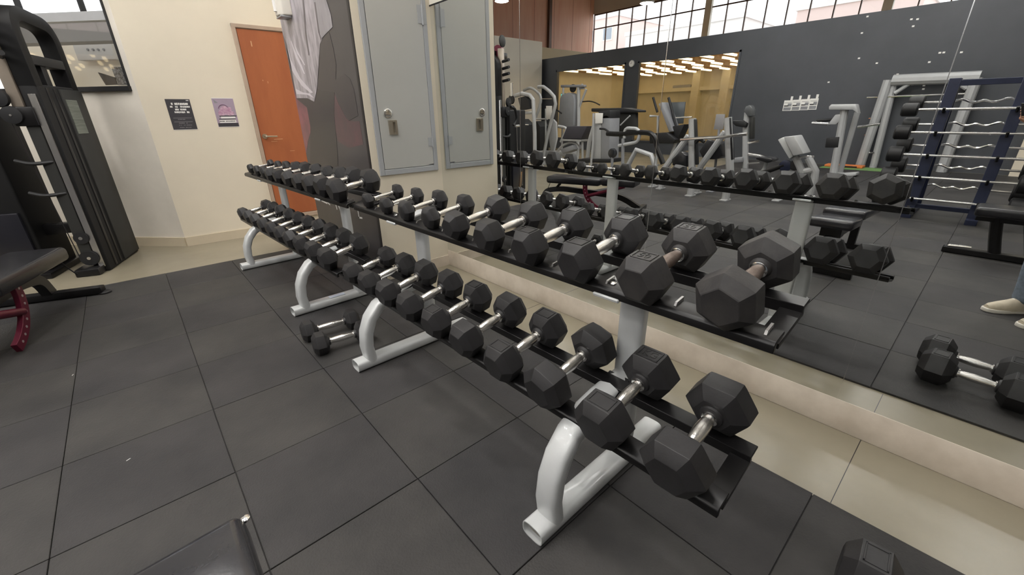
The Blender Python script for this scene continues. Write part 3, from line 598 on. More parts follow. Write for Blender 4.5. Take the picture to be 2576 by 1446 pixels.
vinylg = mat('worn_grey_vinyl', (44, 44, 48), 0.2, var=0.1, scale=6, bump=0.03, bscale=90, spec=0.7)
# bench by the camera, its glossy pad catching the windows
t = thing('flat_bench', 'black glossy two pad bench on the mat facing the rack', 'bench', (-0.5, 0.73, 0.01))
pad('seat_pad', vinylg, (-0.016, 0.73, 0), (-0.36, 0.73, -0.021), 0.29, 0.479, 0.075, t); pad('back_pad', vinylg, (-0.385, 0.73, -0.0225), (-1.25, 0.73, -0.0755), 0.29, 0.519, 0.075, t)
MB().bb(-1.2, -0.06, 0.70, 0.76, 0.27, 0.33).build('spine', blackm, t, 0.004, 1)
for x in (-0.14, -1.12):
    MB().bb(x-0.03, x+0.03, 0.70, 0.76, 0.05, 0.29).build('post', blackm, t, 0.003, 1)
    MB().bb(x-0.03, x+0.03, 0.52, 0.94, 0.01, 0.06).build('foot_bar', blackm, t, 0.004, 1)
for x, zt in ((-0.16, 0.40), (-0.62, 0.40), (-1.05, 0.375)): MB().bb(x-0.05, x+0.05, 0.66, 0.80, 0.32, zt).build('pad_bracket', blackm, t, 0.003, 1)
MB().rev((-0.012, 0.862, 0.455), (0, 0, 1), [(0, .009), (.006, .009), (.008, .004)], 12).build('bolt', chromeS, t)
# bench seen at the mirror's right end
t = thing('weight_bench', 'black flat weight bench beside the navy barbell rack', 'bench', (-1.62, -0.15, 0.01))
pad('pad', vinyl, (-1.62, 0.02, 0), (-1.62, -1.1, 0), 0.30, 0.46, 0.08, t)
MB().tube(fillet([(-1.62, -0.12, 0.40), (-1.62, -0.16, 0.2), (-1.62, -0.2, 0.05)], 0.1), 0.04, 10).build('post', blackm, t); MB().bb(-1.655, -1.585, -1.05, 0.0, 0.33, 0.385).build('spine', blackm, t, 0.004, 1)
MB().bb(-1.66, -1.58, -0.42, 0.13, 0.012, 0.065).build('foot_bar', blackm, t, 0.006, 1); MB().bb(-1.85, -1.4, -1.0, -0.93, 0.012, 0.065).build('foot_bar', blackm, t, 0.006, 1); MB().cyl((-1.62, -0.97, 0.05), (-1.62, -0.97, 0.36), 0.035, n=10).build('post', blackm, t)
MB().tube([(-1.60, 0.1, 0.075), (-1.60, -0.05, 0.085)], 0.012, 8).build('grip', chromeS, t)

towerb = mat('tower_black', (20, 20, 21), 0.6, var=0.1, scale=6, spec=0.3)
# ================================================================== CABLE TOWER at the angled wall
ca = V((0.324, 0.946, 0)); cb = V((-0.946, 0.324, 0)); co = V((-0.363, 5.07, 0)); zz = V((0, 0, 1))
def cp(a, b, z): return co+ca*a+cb*b+zz*z
def cbox(p, a0, a1, b0, b1, z0, z1): return p.box(cp((a0+a1)/2, (b0+b1)/2, (z0+z1)/2), (a1-a0, b1-b0, z1-z0), (ca, cb, zz))
t = thing('cable_machine', 'black dual tower cable machine standing against the angled wall', 'exercise machine', tuple(cp(0.3, 0.4, 0)))
p = MB(); cbox(p, 0.0, 0.66, 0.0, 0.11, 0.0, 1.52); sh = p.build('shroud', towerb, t, 0.012, 3)
p = MB(); cbox(p, 0.30, 0.66, -0.012, 0.02, 0.02, 1.5); p.build('shroud_panel', charcoal, sh, 0.006, 2)
p = MB(); cbox(p, 0.11, 0.15, -0.006, 0.02, 0.02, 1.5); cbox(p, 0.22, 0.25, -0.006, 0.02, 0.02, 1.5); p.build('shroud_rib', blackm, sh, 0.004, 2)
p = MB(); cbox(p, 0.32, 0.50, -0.017, -0.011, 1.15, 1.42); p.build('instruction_plate', placard, sh, 0.001, 1)
p = MB(); p.tube(fillet([cp(0.05, 0.055, 1.5), cp(0.05, 0.055, 2.02), cp(0.60, 0.055, 1.98), cp(0.60, 0.055, 1.5)], 0.16, 8), None, sec=[(-.05, -.055), (.05, -.055), (.05, .055), (-.05, .055)], up=tuple(ca)); p.build('top_frame', towerb, t, 0.006, 2)
p = MB(); cbox(p, 0.05, 0.6, 0.0, 0.11, 1.66, 1.73); cbox(p, 0.22, 0.3, 0.02, 0.1, 1.5, 1.7); p.build('cross_bar', blackp, t, 0.006, 2)
p = MB(); cbox(p, -0.018, 0.004, 0.02, 0.065, 0.05, 1.45); p.build('guide_rail', chrome, t, 0.003, 1)
p = MB(); cbox(p, -0.01, 0.06, 0.115, 0.185, 1.34, 2.12); p.build('guide_post', beige_metal, t, 0.006, 2)
p = MB(); cbox(p, -0.02, 0.05, 0.07, 0.15, 0.08, 1.36); p.build('guide_post', charcoal, t, 0.004, 1)
p = MB(); cbox(p, -0.04, 0.1, 0.06, 0.2, 1.22, 1.36); p.build('trolley', blackm, t, 0.01, 2)
p = MB(); cbox(p, -0.12, 0.06, 0.03, 0.2, 0.0, 0.065); p.build('foot_block', blackm, t, 0.012, 2)
for z, r in ((0.12, 0.065), (0.30, 0.05)):
    c = cp(-0.02, 0.10, z+0.02); pl = MB().rev(c-ca*0.015, ca, [(0, r), (0.008, r), (0.012, r*0.8), (0.018, r*0.8), (0.022, r), (0.03, r)], 24).build('pulley', blackp, t); MB().cyl(c-ca*0.02, c-ca*0.012, 0.014, n=10).build('axle', chrome, pl)
MB().tube([cp(-0.03, 0.16, 0.16), cp(-0.03, 0.22, 1.3)], 0.004, 6).build('cable', inkb, t)
p = MB(); cbox(p, 0.05, 0.5, 0.42, 0.95, 0.03, 1.32); st = p.build('weight_shroud', towerb, t, 0.02, 3)
MB().tube([cp(0.03, 0.62, 0.55), cp(0.03, 0.60, 1.1)], 0.008, 8).build('chrome_rod', chrome, st)
p = MB(); cbox(p, 0.02, 0.06, 0.45, 0.8, 0.12, 0.56); p.build('stack_cover', mat('smoked_panel', (34, 34, 40), 0.25), st, 0.008, 2)
MB().tube([cp(0.015, 0.68, 0.10), cp(0.015, 0.72, 0.36)], 0.016, 8).build('wooden_grip', mat('tan_wood', (150, 116, 76), 0.5, var=.2), st)
p = MB(); cbox(p, 0.2, 0.28, 0.1, 0.5, 0.33, 0.42); p.build('cross_bar', blackm, t, 0.006, 2)
p = MB(); cbox(p, 0.12, 0.2, 0.1, 0.5, 2.02, 2.1); p.build('cross_bar', blackm, t, 0.006, 2)
p = MB(); cbox(p, -0.05, 0.55, 0.38, 0.46, 0.0, 0.05); p.build('foot_bar', blackm, t, 0.006, 2)
for z, b in ((1.30, 0.26), (1.42, 0.30)):
    c = cp(-0.06, b-0.07, z); d = MB().rev(c, ca, [(0, 0.035), (0.004, 0.062), (0.03, 0.066), (0.036, 0.06), (0.04, 0.01)], 24).build('rubber_disc', blackp, t); MB().cyl(c-ca*0.004, c+ca*0.002, 0.008, n=8).build('rivet', chrome, d)
MB().tube(fillet([cp(-0.06, 0.26, 1.36), cp(-0.08, 0.36, 1.34), cp(-0.08, 0.42, 1.18), cp(-0.06, 0.34, 1.1)], 0.05), 0.02, 10).build('pull_handle', blackp, t)
MB().tube(fillet([cp(-0.09, 0.34, 1.09), cp(-0.09, 0.46, 1.09)], 0.02), 0.018, 10).build('handle_grip', chrome, t)
for z in (0.95, 0.70):
    MB().tube(fillet([cp(-0.01, 0.08, z), cp(-0.05, 0.2, z-0.01), cp(-0.02, 0.3, z+0.02)], 0.05), 0.014, 8).build('peg', blackp, t)
MB().cyl(cp(0.1, 0.18, 2.1), cp(0.1, 0.24, 2.1), 0.075, n=24).build('pulley', maroon, t)
# extra dumbbell heads hanging off the tower as seen in the mirror
for z in (1.95, 1.86, 1.78, 1.70):
    MB().tube([cp(-0.02, 0.12, z), cp(-0.16, 0.05, z+0.01)], 0.02, 8).build('hook', blackp, t)
p = MB(); p.rev(cp(-0.05, 0.10, 2.2), ca, [(0, 0.05), (0.01, 0.075), (0.03, 0.075), (0.04, 0.05)], 24); p.build('pulley', charcoal, t)

# ================================================================== MACHINES SEEN IN THE MIRROR
def machine(name, label, cat, X, items, ox=1240, oy=180, sc_=4.52):
    def q(u, v): return (ox+u/sc_, oy+v/sc_)
    allp = [mirx(*q(u, v), X) for it in items for (u, v) in it[3]]
    cx = sum(a.y for a in allp)/len(allp)
    t = thing(name, label, cat, (X, cx, 0.0))
    for it in items:
        kind, nm, m, pts = it[:4]
        off = it[5] if len(it) > 5 else 0.0
        P = [mirx(*q(u, v), X+off) for u, v in pts]
        if kind == 'T': MB().tube(fillet(P, 0.12, 4) if len(P) > 2 else P, it[4], 10).build(nm, m, t)
        elif kind == 'P':
            p = MB(); p.prism([a+V((it[4]/2, 0, 0)) for a in P], (-it[4], 0, 0)); p.build(nm, m, t, min(0.015, it[4]*0.2), 2)
        elif kind == 'G':   # tube continued to the ground
            b = P[-1].copy(); b.z = 0.012; MB().tube(P+[b] if (P[-1]-b).length > 0.02 else P, it[4], 10).build(nm, m, t)
            MB().bb(b.x-0.09, b.x+0.09, b.y-0.05, b.y+0.05, 0.0 if b.y > 4.6 or b.x < -8.95 else 0.009, 0.03).build('foot_plate', m, t, 0.003, 1)
        elif kind == 'D':   # disc facing the mirror
            MB().rev(P[0]+V((0.03, 0, 0)), (-1, 0, 0), [(0, it[4]*0.7), (0.012, it[4]), (0.05, it[4]), (0.062, it[4]*0.7)], 20).build(nm, m, t)
    return t
machine('chest_press', 'grey arched chest press with round black pads beside the cable tower', 'exercise machine', -3.4, [
    ('G', 'frame', greyM, [(250, 275), (330, 250), (420, 270), (458, 320), (475, 700), (478, 1000)], 0.045), ('P', 'stack_shroud', blackp, [(245, 600), (300, 540), (360, 540), (420, 600), (420, 940), (240, 940)], 0.3, -0.2),
    ('D', 'round_pad', vinyl, [(210, 320)], 0.1), ('D', 'round_pad', vinyl, [(215, 445)], 0.12), ('T', 'arm', greyM, [(330, 470), (450, 468)], 0.03), ('P', 'cam', blackp, [(300, 300), (380, 280), (420, 310), (440, 420), (330, 440)], 0.1),
    ('T', 'post', chrome, [(215, 130), (215, 280)], 0.04), ('G', 'post', greyM, [(215, 590), (205, 940)], 0.03), ('P', 'base', greyD, [(230, 940), (490, 940), (490, 1020), (290, 1010)], 0.5, -0.1), ('T', 'rail', chromeS, [(262, 600), (405, 606)], 0.01)])
machine('row_machine', 'grey lever machine with two long curved arms before the charcoal wall', 'exercise machine', -4.6, [
    ('T', 'lever', greyM, [(350, 215), (425, 180), (480, 212), (540, 270), (547, 330), (522, 430), (488, 520)], 0.034), ('G', 'lever', greyM, [(515, 175), (575, 172), (640, 222), (697, 285), (712, 370), (682, 490), (622, 720), (580, 940)], 0.042, 0.2),
    ('T', 'rod', chromeS, [(555, 310), (672, 308)], 0.012), ('P', 'shield', greyM, [(690, 540), (725, 580), (732, 760), (700, 900), (665, 905), (645, 760), (655, 580)], 0.06, 0.1), ('P', 'stack_shroud', blackp, [(505, 590), (545, 560), (585, 620), (585, 940), (500, 940)], 0.35, -0.2),
    ('P', 'placard', paperw, [(605, 390), (672, 390), (668, 540), (608, 540)], 0.01, 0.05), ('P', 'base', greyM, [(505, 900), (930, 900), (930, 960), (505, 960)], 0.3), ('G', 'post', greyM, [(600, 420), (600, 900)], 0.02), ('T', 'handle', blackp, [(720, 430), (780, 475)], 0.018), ('T', 'cross_tube', greyM, [(490, 540), (620, 540)], 0.02)])
machine('lat_pulldown', 'tall grey lat pulldown tower with a wide bar before the glazed opening', 'exercise machine', -5.6, [
    ('P', 'shroud', greyD, [(795, 310), (815, 265), (890, 240), (940, 260), (957, 320), (945, 620), (890, 660), (770, 640)], 0.25), ('P', 'top_beam', greyD, [(785, 152), (1050, 150), (1050, 178), (785, 182)], 0.12), ('G', 'post', greyM, [(975, 150), (972, 640)], 0.05),
    ('G', 'post', greyM, [(800, 180), (790, 640)], 0.03, -0.3), ('T', 'boom', greyM, [(1062, 200), (985, 400)], 0.03), ('T', 'pull_bar', blackp, [(1020, 342), (1100, 335), (1160, 350), (1215, 380)], 0.015), ('P', 'cam', greyD, [(985, 200), (1015, 135), (1045, 200)], 0.06), ('D', 'pulley', blackp, [(910, 190)], 0.1)])
machine('preacher_bench', 'preacher curl bench with a sloping dark pad on a grey frame', 'exercise machine', -4.0, [
    ('P', 'arm_pad', mat('slate_vinyl', (58, 57, 66), 0.4, var=.05), [(890, 622), (1120, 620), (1048, 765), (835, 758)], 0.3), ('P', 'pad_frame', greyM, [(835, 760), (1048, 768), (1040, 795), (800, 785)], 0.25), ('G', 'post', greyM, [(1150, 615), (1095, 800), (1070, 1040)], 0.045, 0.1), ('G', 'post', greyM, [(1018, 800), (1020, 1040)], 0.025),
    ('T', 'seat_frame', greyM, [(725, 920), (790, 835), (890, 800), (970, 830), (968, 960)], 0.03), ('P', 'seat', greyD, [(810, 880), (950, 830), (980, 880), (840, 930)], 0.3), ('G', 'post', greyM, [(905, 930), (910, 1040)], 0.04), ('T', 'lever', greyM, [(745, 620), (850, 640), (770, 800)], 0.03)])
machine('leg_extension', 'grey weight stack machine with a white instruction sheet', 'exercise machine', -3.7, [
    ('P', 'stack_shroud', greyM, [(1195, 545), (1285, 535), (1275, 1015), (1160, 1015)], 0.3), ('P', 'stack_shroud', greyD, [(1292, 530), (1388, 525), (1375, 1015), (1282, 1015)], 0.34), ('P', 'cap', blackp, [(1250, 540), (1262, 450), (1390, 440), (1390, 530), (1350, 500)], 0.36), ('P', 'placard', paperw, [(1165, 470), (1252, 472), (1244, 588), (1165, 590)], 0.01, 0.2),
    ('G', 'post', greyM, [(1145, 475), (1140, 800), (1120, 1015)], 0.025, 0.2), ('P', 'base', blackp, [(1030, 985), (1400, 985), (1400, 1030), (1030, 1030)], 0.4), ('T', 'handle', blackp, [(1215, 650), (1275, 650), (1330, 700)], 0.02, 0.25)])
machine('leg_press', 'black and grey plate loaded machine with a round stool seat', 'exercise machine', -3.1, [
    ('P', 'panel', charcoal, [(1395, 470), (1640, 465), (1640, 700), (1395, 760)], 0.1, -1.1), ('P', 'table_top', blackp, [(1165, 418), (1530, 412), (1700, 440), (1700, 462), (1390, 470), (1165, 455)], 0.3, -1.1), ('D', 'stool_seat', vinyl, [(1360, 928)], 0.09), ('G', 'stool_post', greyD, [(1360, 940), (1355, 1050)], 0.025),
    ('T', 'lever', blackm, [(1300, 705), (1430, 712), (1700, 690), (1800, 702), (1852, 760), (1858, 850), (1935, 1045)], 0.045), ('T', 'frame', greyM, [(1495, 760), (1500, 640), (1640, 650), (1672, 695), (1650, 800), (1430, 842)], 0.03), ('G', 'frame', greyM, [(1540, 1060), (1630, 890), (1800, 950), (1845, 1080)], 0.045), ('G', 'post', greyD, [(1480, 760), (1475, 1060)], 0.03), ('T', 'cross_tube', greyM, [(1450, 610), (1560, 500)], 0.012), ('G', 'post', greyD, [(1540, 1060), (1535, 1080)], 0.04)])
C3 = dict(ox=1650, oy=200, sc_=4.017)
machine('elliptical_trainer', 'black elliptical trainer with two upright handles before the glass', 'exercise machine', -6.2, [
    ('P', 'console_panel', greyD, [(70, 245), (105, 228), (215, 520), (175, 530)], 0.4), ('P', 'screen', mat('smoked_screen', (84, 88, 90), 0.2), [(100, 232), (300, 225), (275, 445), (185, 450)], 0.04, -0.2), ('T', 'handle', blackp, [(128, 182), (160, 300), (205, 490)], 0.03), ('T', 'handle', blackp, [(-28, 180), (15, 330)], 0.028), ('P', 'deck', blackp, [(0, 540), (170, 530), (260, 600), (230, 640), (0, 640)], 0.6), ('G', 'frame', greyM, [(-60, 370), (20, 370), (20, 640), (0, 860)], 0.03), ('P', 'side_panel', blackp, [(200, 470), (320, 450), (250, 600), (215, 590)], 0.3), ('G', 'frame', greyM, [(230, 560), (120, 860)], 0.035), ('T', 'rail', chromeS, [(200, 385), (365, 380)], 0.018)], **C3)
machine('bench_press', 'grey olympic bench press frame with a bright steel bar', 'exercise machine', -2.7, [
    ('G', 'upright', greyM, [(370, 395), (365, 920), (372, 1000)], 0.055), ('G', 'upright', greyM, [(728, 385), (745, 800), (750, 940)], 0.055), ('T', 'barbell', chromeS, [(250, 608), (440, 592), (700, 580), (800, 562), (920, 552)], 0.022, 0.12), ('G', 'brace', greyM, [(330, 570), (70, 920)], 0.05, -0.3), ('G', 'brace', greyM, [(700, 530), (450, 880)], 0.05, -0.3),
    ('P', 'upright_cover', blackp, [(395, 400), (405, 400), (425, 860), (410, 860)], 0.09), ('P', 'upright_cover', blackp, [(752, 385), (765, 385), (785, 810), (770, 810)], 0.09), ('T', 'bar_catch', blackm, [(400, 640), (440, 600), (490, 630)], 0.025, 0.1), ('P', 'back_pad', vinyl, [(480, 720), (560, 600), (690, 640), (715, 760), (640, 800), (520, 800)], 0.3, -0.5), ('P', 'seat_pad', vinyl, [(205, 800), (290, 720), (350, 760), (345, 880), (210, 860)], 0.3, -0.4), ('P', 'placard', signgrey, [(612, 350), (700, 350), (680, 505), (585, 505)], 0.02, -0.6), ('G', 'placard_post', greyD, [(640, 505), (600, 880)], 0.02, -0.6)], **C3)
machine('pec_deck', 'grey upright machine with a curved hood and loading pegs', 'exercise machine', -4.3, [
    ('G', 'upright', greyM, [(925, 330), (908, 500), (903, 945)], 0.05), ('P', 'hood', mat('clear_smoke', (86, 88, 90), 0.25), [(905, 320), (925, 270), (965, 255), (990, 290), (990, 370), (945, 370)], 0.16), ('P', 'arm', blackp, [(770, 415), (900, 412), (942, 440), (930, 485), (830, 470)], 0.2), ('T', 'peg', chromeS, [(930, 640), (1045, 622)], 0.025), ('T', 'peg', chromeS, [(935, 755), (1060, 775), (1120, 800)], 0.03), ('P', 'pad', vinyl, [(1050, 770), (1200, 790), (1215, 815), (1160, 838), (1040, 800)], 0.3), ('T', 'frame', greyM, [(1120, 830), (1085, 920), (1040, 950), (810, 960)], 0.03), ('P', 'back_shield', charcoal, [(960, 370), (995, 375), (990, 600), (950, 600)], 0.1), ('P', 'seat', greyD, [(800, 790), (900, 780), (900, 830), (800, 840)], 0.25), ('T', 'peg', chromeS, [(920, 850), (1050, 840)], 0.02)], **C3)
machine('glute_ham_bench', 'grey back extension bench with a broad pad and dark rollers', 'exercise machine', -3.5, [
    ('P', 'hip_pad', greyM, [(1330, 575), (1440, 562), (1532, 742), (1425, 765)], 0.35), ('P', 'pad_side', silver, [(1252, 605), (1318, 575), (1412, 770), (1370, 800)], 0.2), ('D', 'roller', navy, [(1310, 872)], 0.085), ('D', 'roller', vinyl, [(1412, 862)], 0.08), ('T', 'beam', blackm, [(1000, 960), (1120, 930), (1300, 865)], 0.035), ('G', 'leg', greyM, [(1410, 780), (1500, 985)], 0.05), ('G', 'leg', greyM, [(1540, 790), (1612, 930), (1600, 1010)], 0.05), ('T', 'cross_tube', greyM, [(1500, 930), (1585, 910)], 0.05), ('T', 'handle', chromeS, [(1385, 830), (1480, 775), (1600, 780)], 0.018), ('G', 'leg', greyM, [(820, 960), (1200, 1020), (1225, 1220)], 0.04, 0.3)], **C3)
C4 = dict(ox=2030, oy=150, sc_=2.537)
machine('dip_station', 'grey dip and leg raise station with chrome arms', 'exercise machine', -7.0, [
    ('P', 'top_beam', greyM, [(150, 300), (165, 285), (322, 283), (335, 345), (300, 320), (150, 320)], 0.25), ('G', 'post', greyM, [(240, 320), (165, 742)], 0.07), ('G', 'post', greyM, [(322, 335), (205, 742)], 0.05, -0.35), ('T', 'arm', chromeS, [(32, 402), (135, 410)], 0.028, 0.2), ('T', 'arm', blackp, [(60, 390), (200, 380)], 0.03), ('P', 'bracket', greyM, [(135, 415), (185, 350), (235, 345), (225, 375), (190, 415)], 0.1), ('T', 'cable_arm', chromeS, [(322, 430), (465, 410)], 0.022), ('P', 'base', greyM, [(50, 735), (325, 718), (325, 735), (230, 755), (60, 752)], 0.3), ('P', 'back_pad', blackp, [(130, 500), (215, 490), (205, 560), (120, 560)], 0.15)], **C4)
machine('half_rack', 'tall grey half rack with a bar against the charcoal wall', 'exercise machine', -8.86, [
    ('G', 'post', greyM, [(520, 130), (345, 655)], 0.09), ('G', 'post', greyM, [(560, 130), (430, 655)], 0.07, -0.06), ('T', 'top_beam', greyM, [(545, 132), (1105, 110)], 0.11), ('G', 'post', greyM, [(1085, 115), (930, 520)], 0.09), ('T', 'barbell', chromeS, [(382, 240), (1080, 216)], 0.018), ('T', 'gusset', greyM, [(560, 215), (660, 150)], 0.04), ('T', 'gusset', greyM, [(1020, 185), (950, 140)], 0.04), ('T', 'peg', chromeS, [(395, 372), (440, 372)], 0.02), ('T', 'peg', chromeS, [(368, 478), (410, 478)], 0.02), ('T', 'peg', chromeS, [(336, 600), (430, 592)], 0.02)], **C4)
# navy barbell rack with fixed barbells
NX = -3.25
t = thing('barbell_rack', 'navy upright barbell rack holding straight and curl bars', 'barbell rack', (NX, 0.33, 0.01))
for y in (0.58, 0.02):
    p = MB(); p.prism([(NX+0.06, y-0.05, 0.01), (NX+0.06, y+0.05, 0.01), (NX-0.05, y+0.05, 1.56), (NX-0.05, y-0.05, 1.56)], (-0.07, 0, 0)); up_ = p.build('upright', navy, t, 0.004, 1)
    p = MB(); p.prism([(NX-0.55, y-0.05, 0.01), (NX-0.55, y+0.05, 0.01), (NX-0.12, y+0.05, 1.56), (NX-0.12, y-0.05, 1.56)], (-0.06, 0, 0)); p.build('upright', navy, t, 0.004, 1)
    MB().bb(NX-0.6, NX+0.16, y-0.05, y+0.05, 0.008, 0.07).build('foot_bar', navy, t, 0.004, 1)
    for k in range(5):
        z = 0.22+k*0.25; x = NX+0.06-0.11*(z/1.55); MB().tube([(x-0.02, y, z), (x+0.045, y, z-0.01), (x+0.075, y, z+0.035)], 0.014, 8).build('hook', blackm, t)
        z = 0.30+k*0.25; x = NX-0.61+0.43*(z/1.55); MB().tube([(x+0.02, y, z), (x-0.045, y, z-0.01), (x-0.075, y, z+0.035)], 0.014, 8).build('hook', blackm, t)
MB().bb(NX-0.02, NX+0.03, 0.02, 0.58, 0.12, 0.17).build('cross_bar', navy, t, 0.003, 1); MB().bb(NX-0.1, NX-0.06, 0.02, 0.58, 1.48, 1.54).build('cross_bar', navy, t, 0.003, 1)
LEV = ['lowest', 'second lowest', 'middle', 'second highest', 'highest']
for k in range(5):
    for curl in (False, True):
        z = (0.30 if curl else 0.22)+k*0.25; x = (NX-0.61+0.43*(z/1.55)-0.048) if curl else (NX+0.06-0.11*(z/1.55)+0.048); z += 0.0185
        b = thing('fixed_barbell', '%s fixed barbell with round black ends on %s hooks of the navy rack' % ('curl bar' if curl else 'straight steel', LEV[k]), 'barbell', (x, 0.3, z), 'fixed barbells on the navy rack')
        if curl:
            pts = [(x, 0.88, z), (x, 0.56, z), (x, 0.48, z+0.03), (x, 0.38, z-0.02), (x, 0.30, z+0.015), (x, 0.22, z-0.02), (x, 0.12, z+0.03), (x, 0.04, z), (x, -0.28, z)]; MB().tube(fillet(pts, 0.04, 3), 0.013, 8).build('bar', chromeS, b)
        else: MB().cyl((x, 0.90, z), (x, -0.30, z), 0.015, n=12).build('bar', chromeS, b)
        r = 0.075+0.008*(4-k)
        for y, s_ in ((0.80, 1), (-0.20, -1)):
            MB().rev((x, y, z), (0, s_, 0), [(0, r*0.85), (0.012, r), (0.13, r), (0.145, r*0.85)], 20).build('weight', blackp, b)
# wall things on the charcoal partition
def wbox(p, y0, y1, z0, z1, d0, d1): return p.bb(DX+d0, DX+d1, y0, y1, z0, z1)
for k in range(4):
    u = 1968+21.5*k; a = mirx(u, 279-k*1.0, DX); b = mirx(u+21.5+6.6, 252-k*1.6, DX)
    s_ = wbox(MB(), min(a.y, b.y)+0.004, max(a.y, b.y), a.z, b.z, 0, 0.006).build('wall_chart', paperw); y0, y1 = min(a.y, b.y)+0.01, max(a.y, b.y)
    tag(s_, 'grey photo chart with a white tab pinned to the charcoal wall', 'chart', 'exercise charts on the charcoal wall')
    h = b.z-a.z
    for (f0, f1, g0, g1, m_) in ((.08, .95, .05, .34, greyD), (.08, .6, .42, .52, inkb), (.5, .95, .42, .7, greyD), (.1, .92, .76, .8, signgrey)): wbox(MB(), y1-(y1-y0)*f1, y1-(y1-y0)*f0, a.z+h*g0, a.z+h*g1, 0.006, 0.0075).build('print', m_, s_)
    wbox(MB(), y0+0.01, y0+0.06, b.z, b.z+0.09, 0, 0.004).build('tab', paperw, s_)
c = mirx(1590, 160, DX); ck = thing('wall_clock', 'round pale wall clock on the post between the glazed openings', 'clock', (DX, c.y, c.z))
MB().rev((DX, c.y, c.z), (1, 0, 0), [(0, .10), (.02, .105), (.035, .1), (.036, .088), (.03, .085)], 28).build('case', greyM, ck); MB().rev((DX+0.028, c.y, c.z), (1, 0, 0), [(0, .086), (.003, .086)], 28).build('face', paperw, ck)
MB().bb(DX+0.031, DX+0.034, c.y-0.004, c.y+0.004, c.z, c.z+0.06).bb(DX+0.031, DX+0.034, c.y, c.y+0.05, c.z-0.004, c.z+0.004).build('hands', inkb, ck)
for k in range(12):
    an = k*PI/6; MB().box((DX+0.032, c.y+0.072*math.sin(an), c.z+0.072*math.cos(an)), (0.002, 0.006, 0.006)).build('tick', inkb, ck)
random.seed(3); p = MB()
for k in range(16):
    u, v = random.uniform(2080, 2420), random.uniform(35, 240); a = mirx(u, v, DX); p.bb(DX, DX+0.003, a.y-0.02, a.y+0.02, a.z-0.015, a.z+0.015)
o = p.build('paint_chip', paperw, wall_dark, smooth=False); o['kind'] = 'stuff'
a, b = mirz(2095, 420), mirz(2235, 424)
o = MB().bb(-8.72, -8.15, 1.55, 2.75, 0.0, 0.02).build('exercise_mat', green, None, 0.004, 1); tag(o, 'green exercise mat lying by the charcoal wall', 'mat')
MB().bb(-8.70, -8.17, 1.57, 1.6, 0.02, 0.022).build('edge_band', mat('dark_green_edge', (70, 104, 58), 0.7), o)
o = MB().bb(-8.70, -8.4, 2.0, 2.72, 0.02, 0.07).build('foam_board', orangeb, None, 0.01, 2); tag(o, 'orange foam step board lying on the green mat', 'board')
MB().bb(-8.40, -8.395, 2.1, 2.5, 0.03, 0.06).build('grip_strip', inkb, o)
a = mirx(1410, 242, DX+0.2); o = MB().bb(DX+0.0, DX+0.06, a.y-0.12, a.y+0.12, a.z-0.1, a.z+0.1).build('wall_screen', blackp, None, 0.006, 1); tag(o, 'small teal lit wall screen beside the lat pulldown tower', 'screen'); bx('display', teal, DX+0.06, DX+0.063, a.y-0.105, a.y+0.105, a.z-0.085, a.z+0.085, o)

# ================================================================== PERSON whose leg and shoe show in the mirror
FWD = V((0.66, 0.75, 0)).normalized(); LFT = V((-FWD.y, FWD.x, 0))
toeL = V((-0.10, -0.23, 0)); ankL = toeL-FWD*0.175; ankR = ankL-LFT*0.23; mid = (ankL+ankR)/2
t = thing('person', 'person in faded jeans and pale canvas shoes holding up a phone', 'person', (mid.x, mid.y, 0.01))
def skin_body(name, verts, edges, m, root, sub=2):
    me = bpy.data.meshes.new(name); o = bpy.data.objects.new(name, me); COL.objects.link(o)
    me.from_pydata([tuple(V(v[0])-V((mid.x, mid.y, 0.01))) for v in verts], edges, []); me.update()
    o.modifiers.new('skin', 'SKIN').use_smooth_shade = True
    for i, v in enumerate(verts):
        r = v[1]; me.skin_vertices[0].data[i].radius = r if isinstance(r, tuple) else (r, r)
    me.skin_vertices[0].data[root].use_root = True
    s_ = o.modifiers.new('sub', 'SUBSURF'); s_.levels = sub; s_.render_levels = sub
    me.materials.append(m); o.parent = t; return o
def at(l, f, z): return mid+LFT*l+FWD*f+V((0, 0, z))
def leg(s_, ank):
    l = (ank-mid).dot(LFT)
    return [(at(s_*0.085, -0.02, 0.90), 0.105), (at(s_*0.10, 0.0, 0.74), 0.092), (at(l*0.97, 0.035, 0.50), 0.066), (at(l, 0.02, 0.33), 0.07), (at(l, 0.0, 0.14), 0.066), (at(l, 0.0, 0.06), 0.07)]
vl, vr = leg(1, ankL), leg(-1, ankR)
verts = [(at(0, -0.03, 0.98), (0.15, 0.115))]+vl+vr
skin_body('jeans', verts, [(0, 1), (1, 2), (2, 3), (3, 4), (4, 5), (5, 6), (0, 7), (7, 8), (8, 9), (9, 10), (10, 11), (11, 12)], denim, 0)
HL, HR = CAM+RT*-0.035-UP*0.03-FW*0.02, CAM+RT*0.165-UP*0.03-FW*0.02
sh_ = [at(0.18, -0.06, 1.42), at(-0.18, -0.06, 1.42)]
el = [at(0.27, 0.16, 1.17), at(-0.30, 0.14, 1.17)]
verts = [(at(0, -0.025, 0.80), (0.19, 0.15)), (at(0, -0.04, 1.12), (0.165, 0.125)), (at(0, -0.05, 1.37), (0.175, 0.125)), (at(0, -0.055, 1.465), (0.10, 0.085)), (sh_[0], 0.085), (sh_[0]*0.5+el[0]*0.5, 0.066), (sh_[1], 0.085), (sh_[1]*0.5+el[1]*0.5, 0.066)]
skin_body('shirt', verts, [(0, 1), (1, 2), (2, 3), (2, 4), (4, 5), (2, 6), (6, 7)], teem, 1)
hw = [HL-LFT*0.0-FWD*0.075-V((0, 0, .05)), HR-FWD*0.075-V((0, 0, .05))]
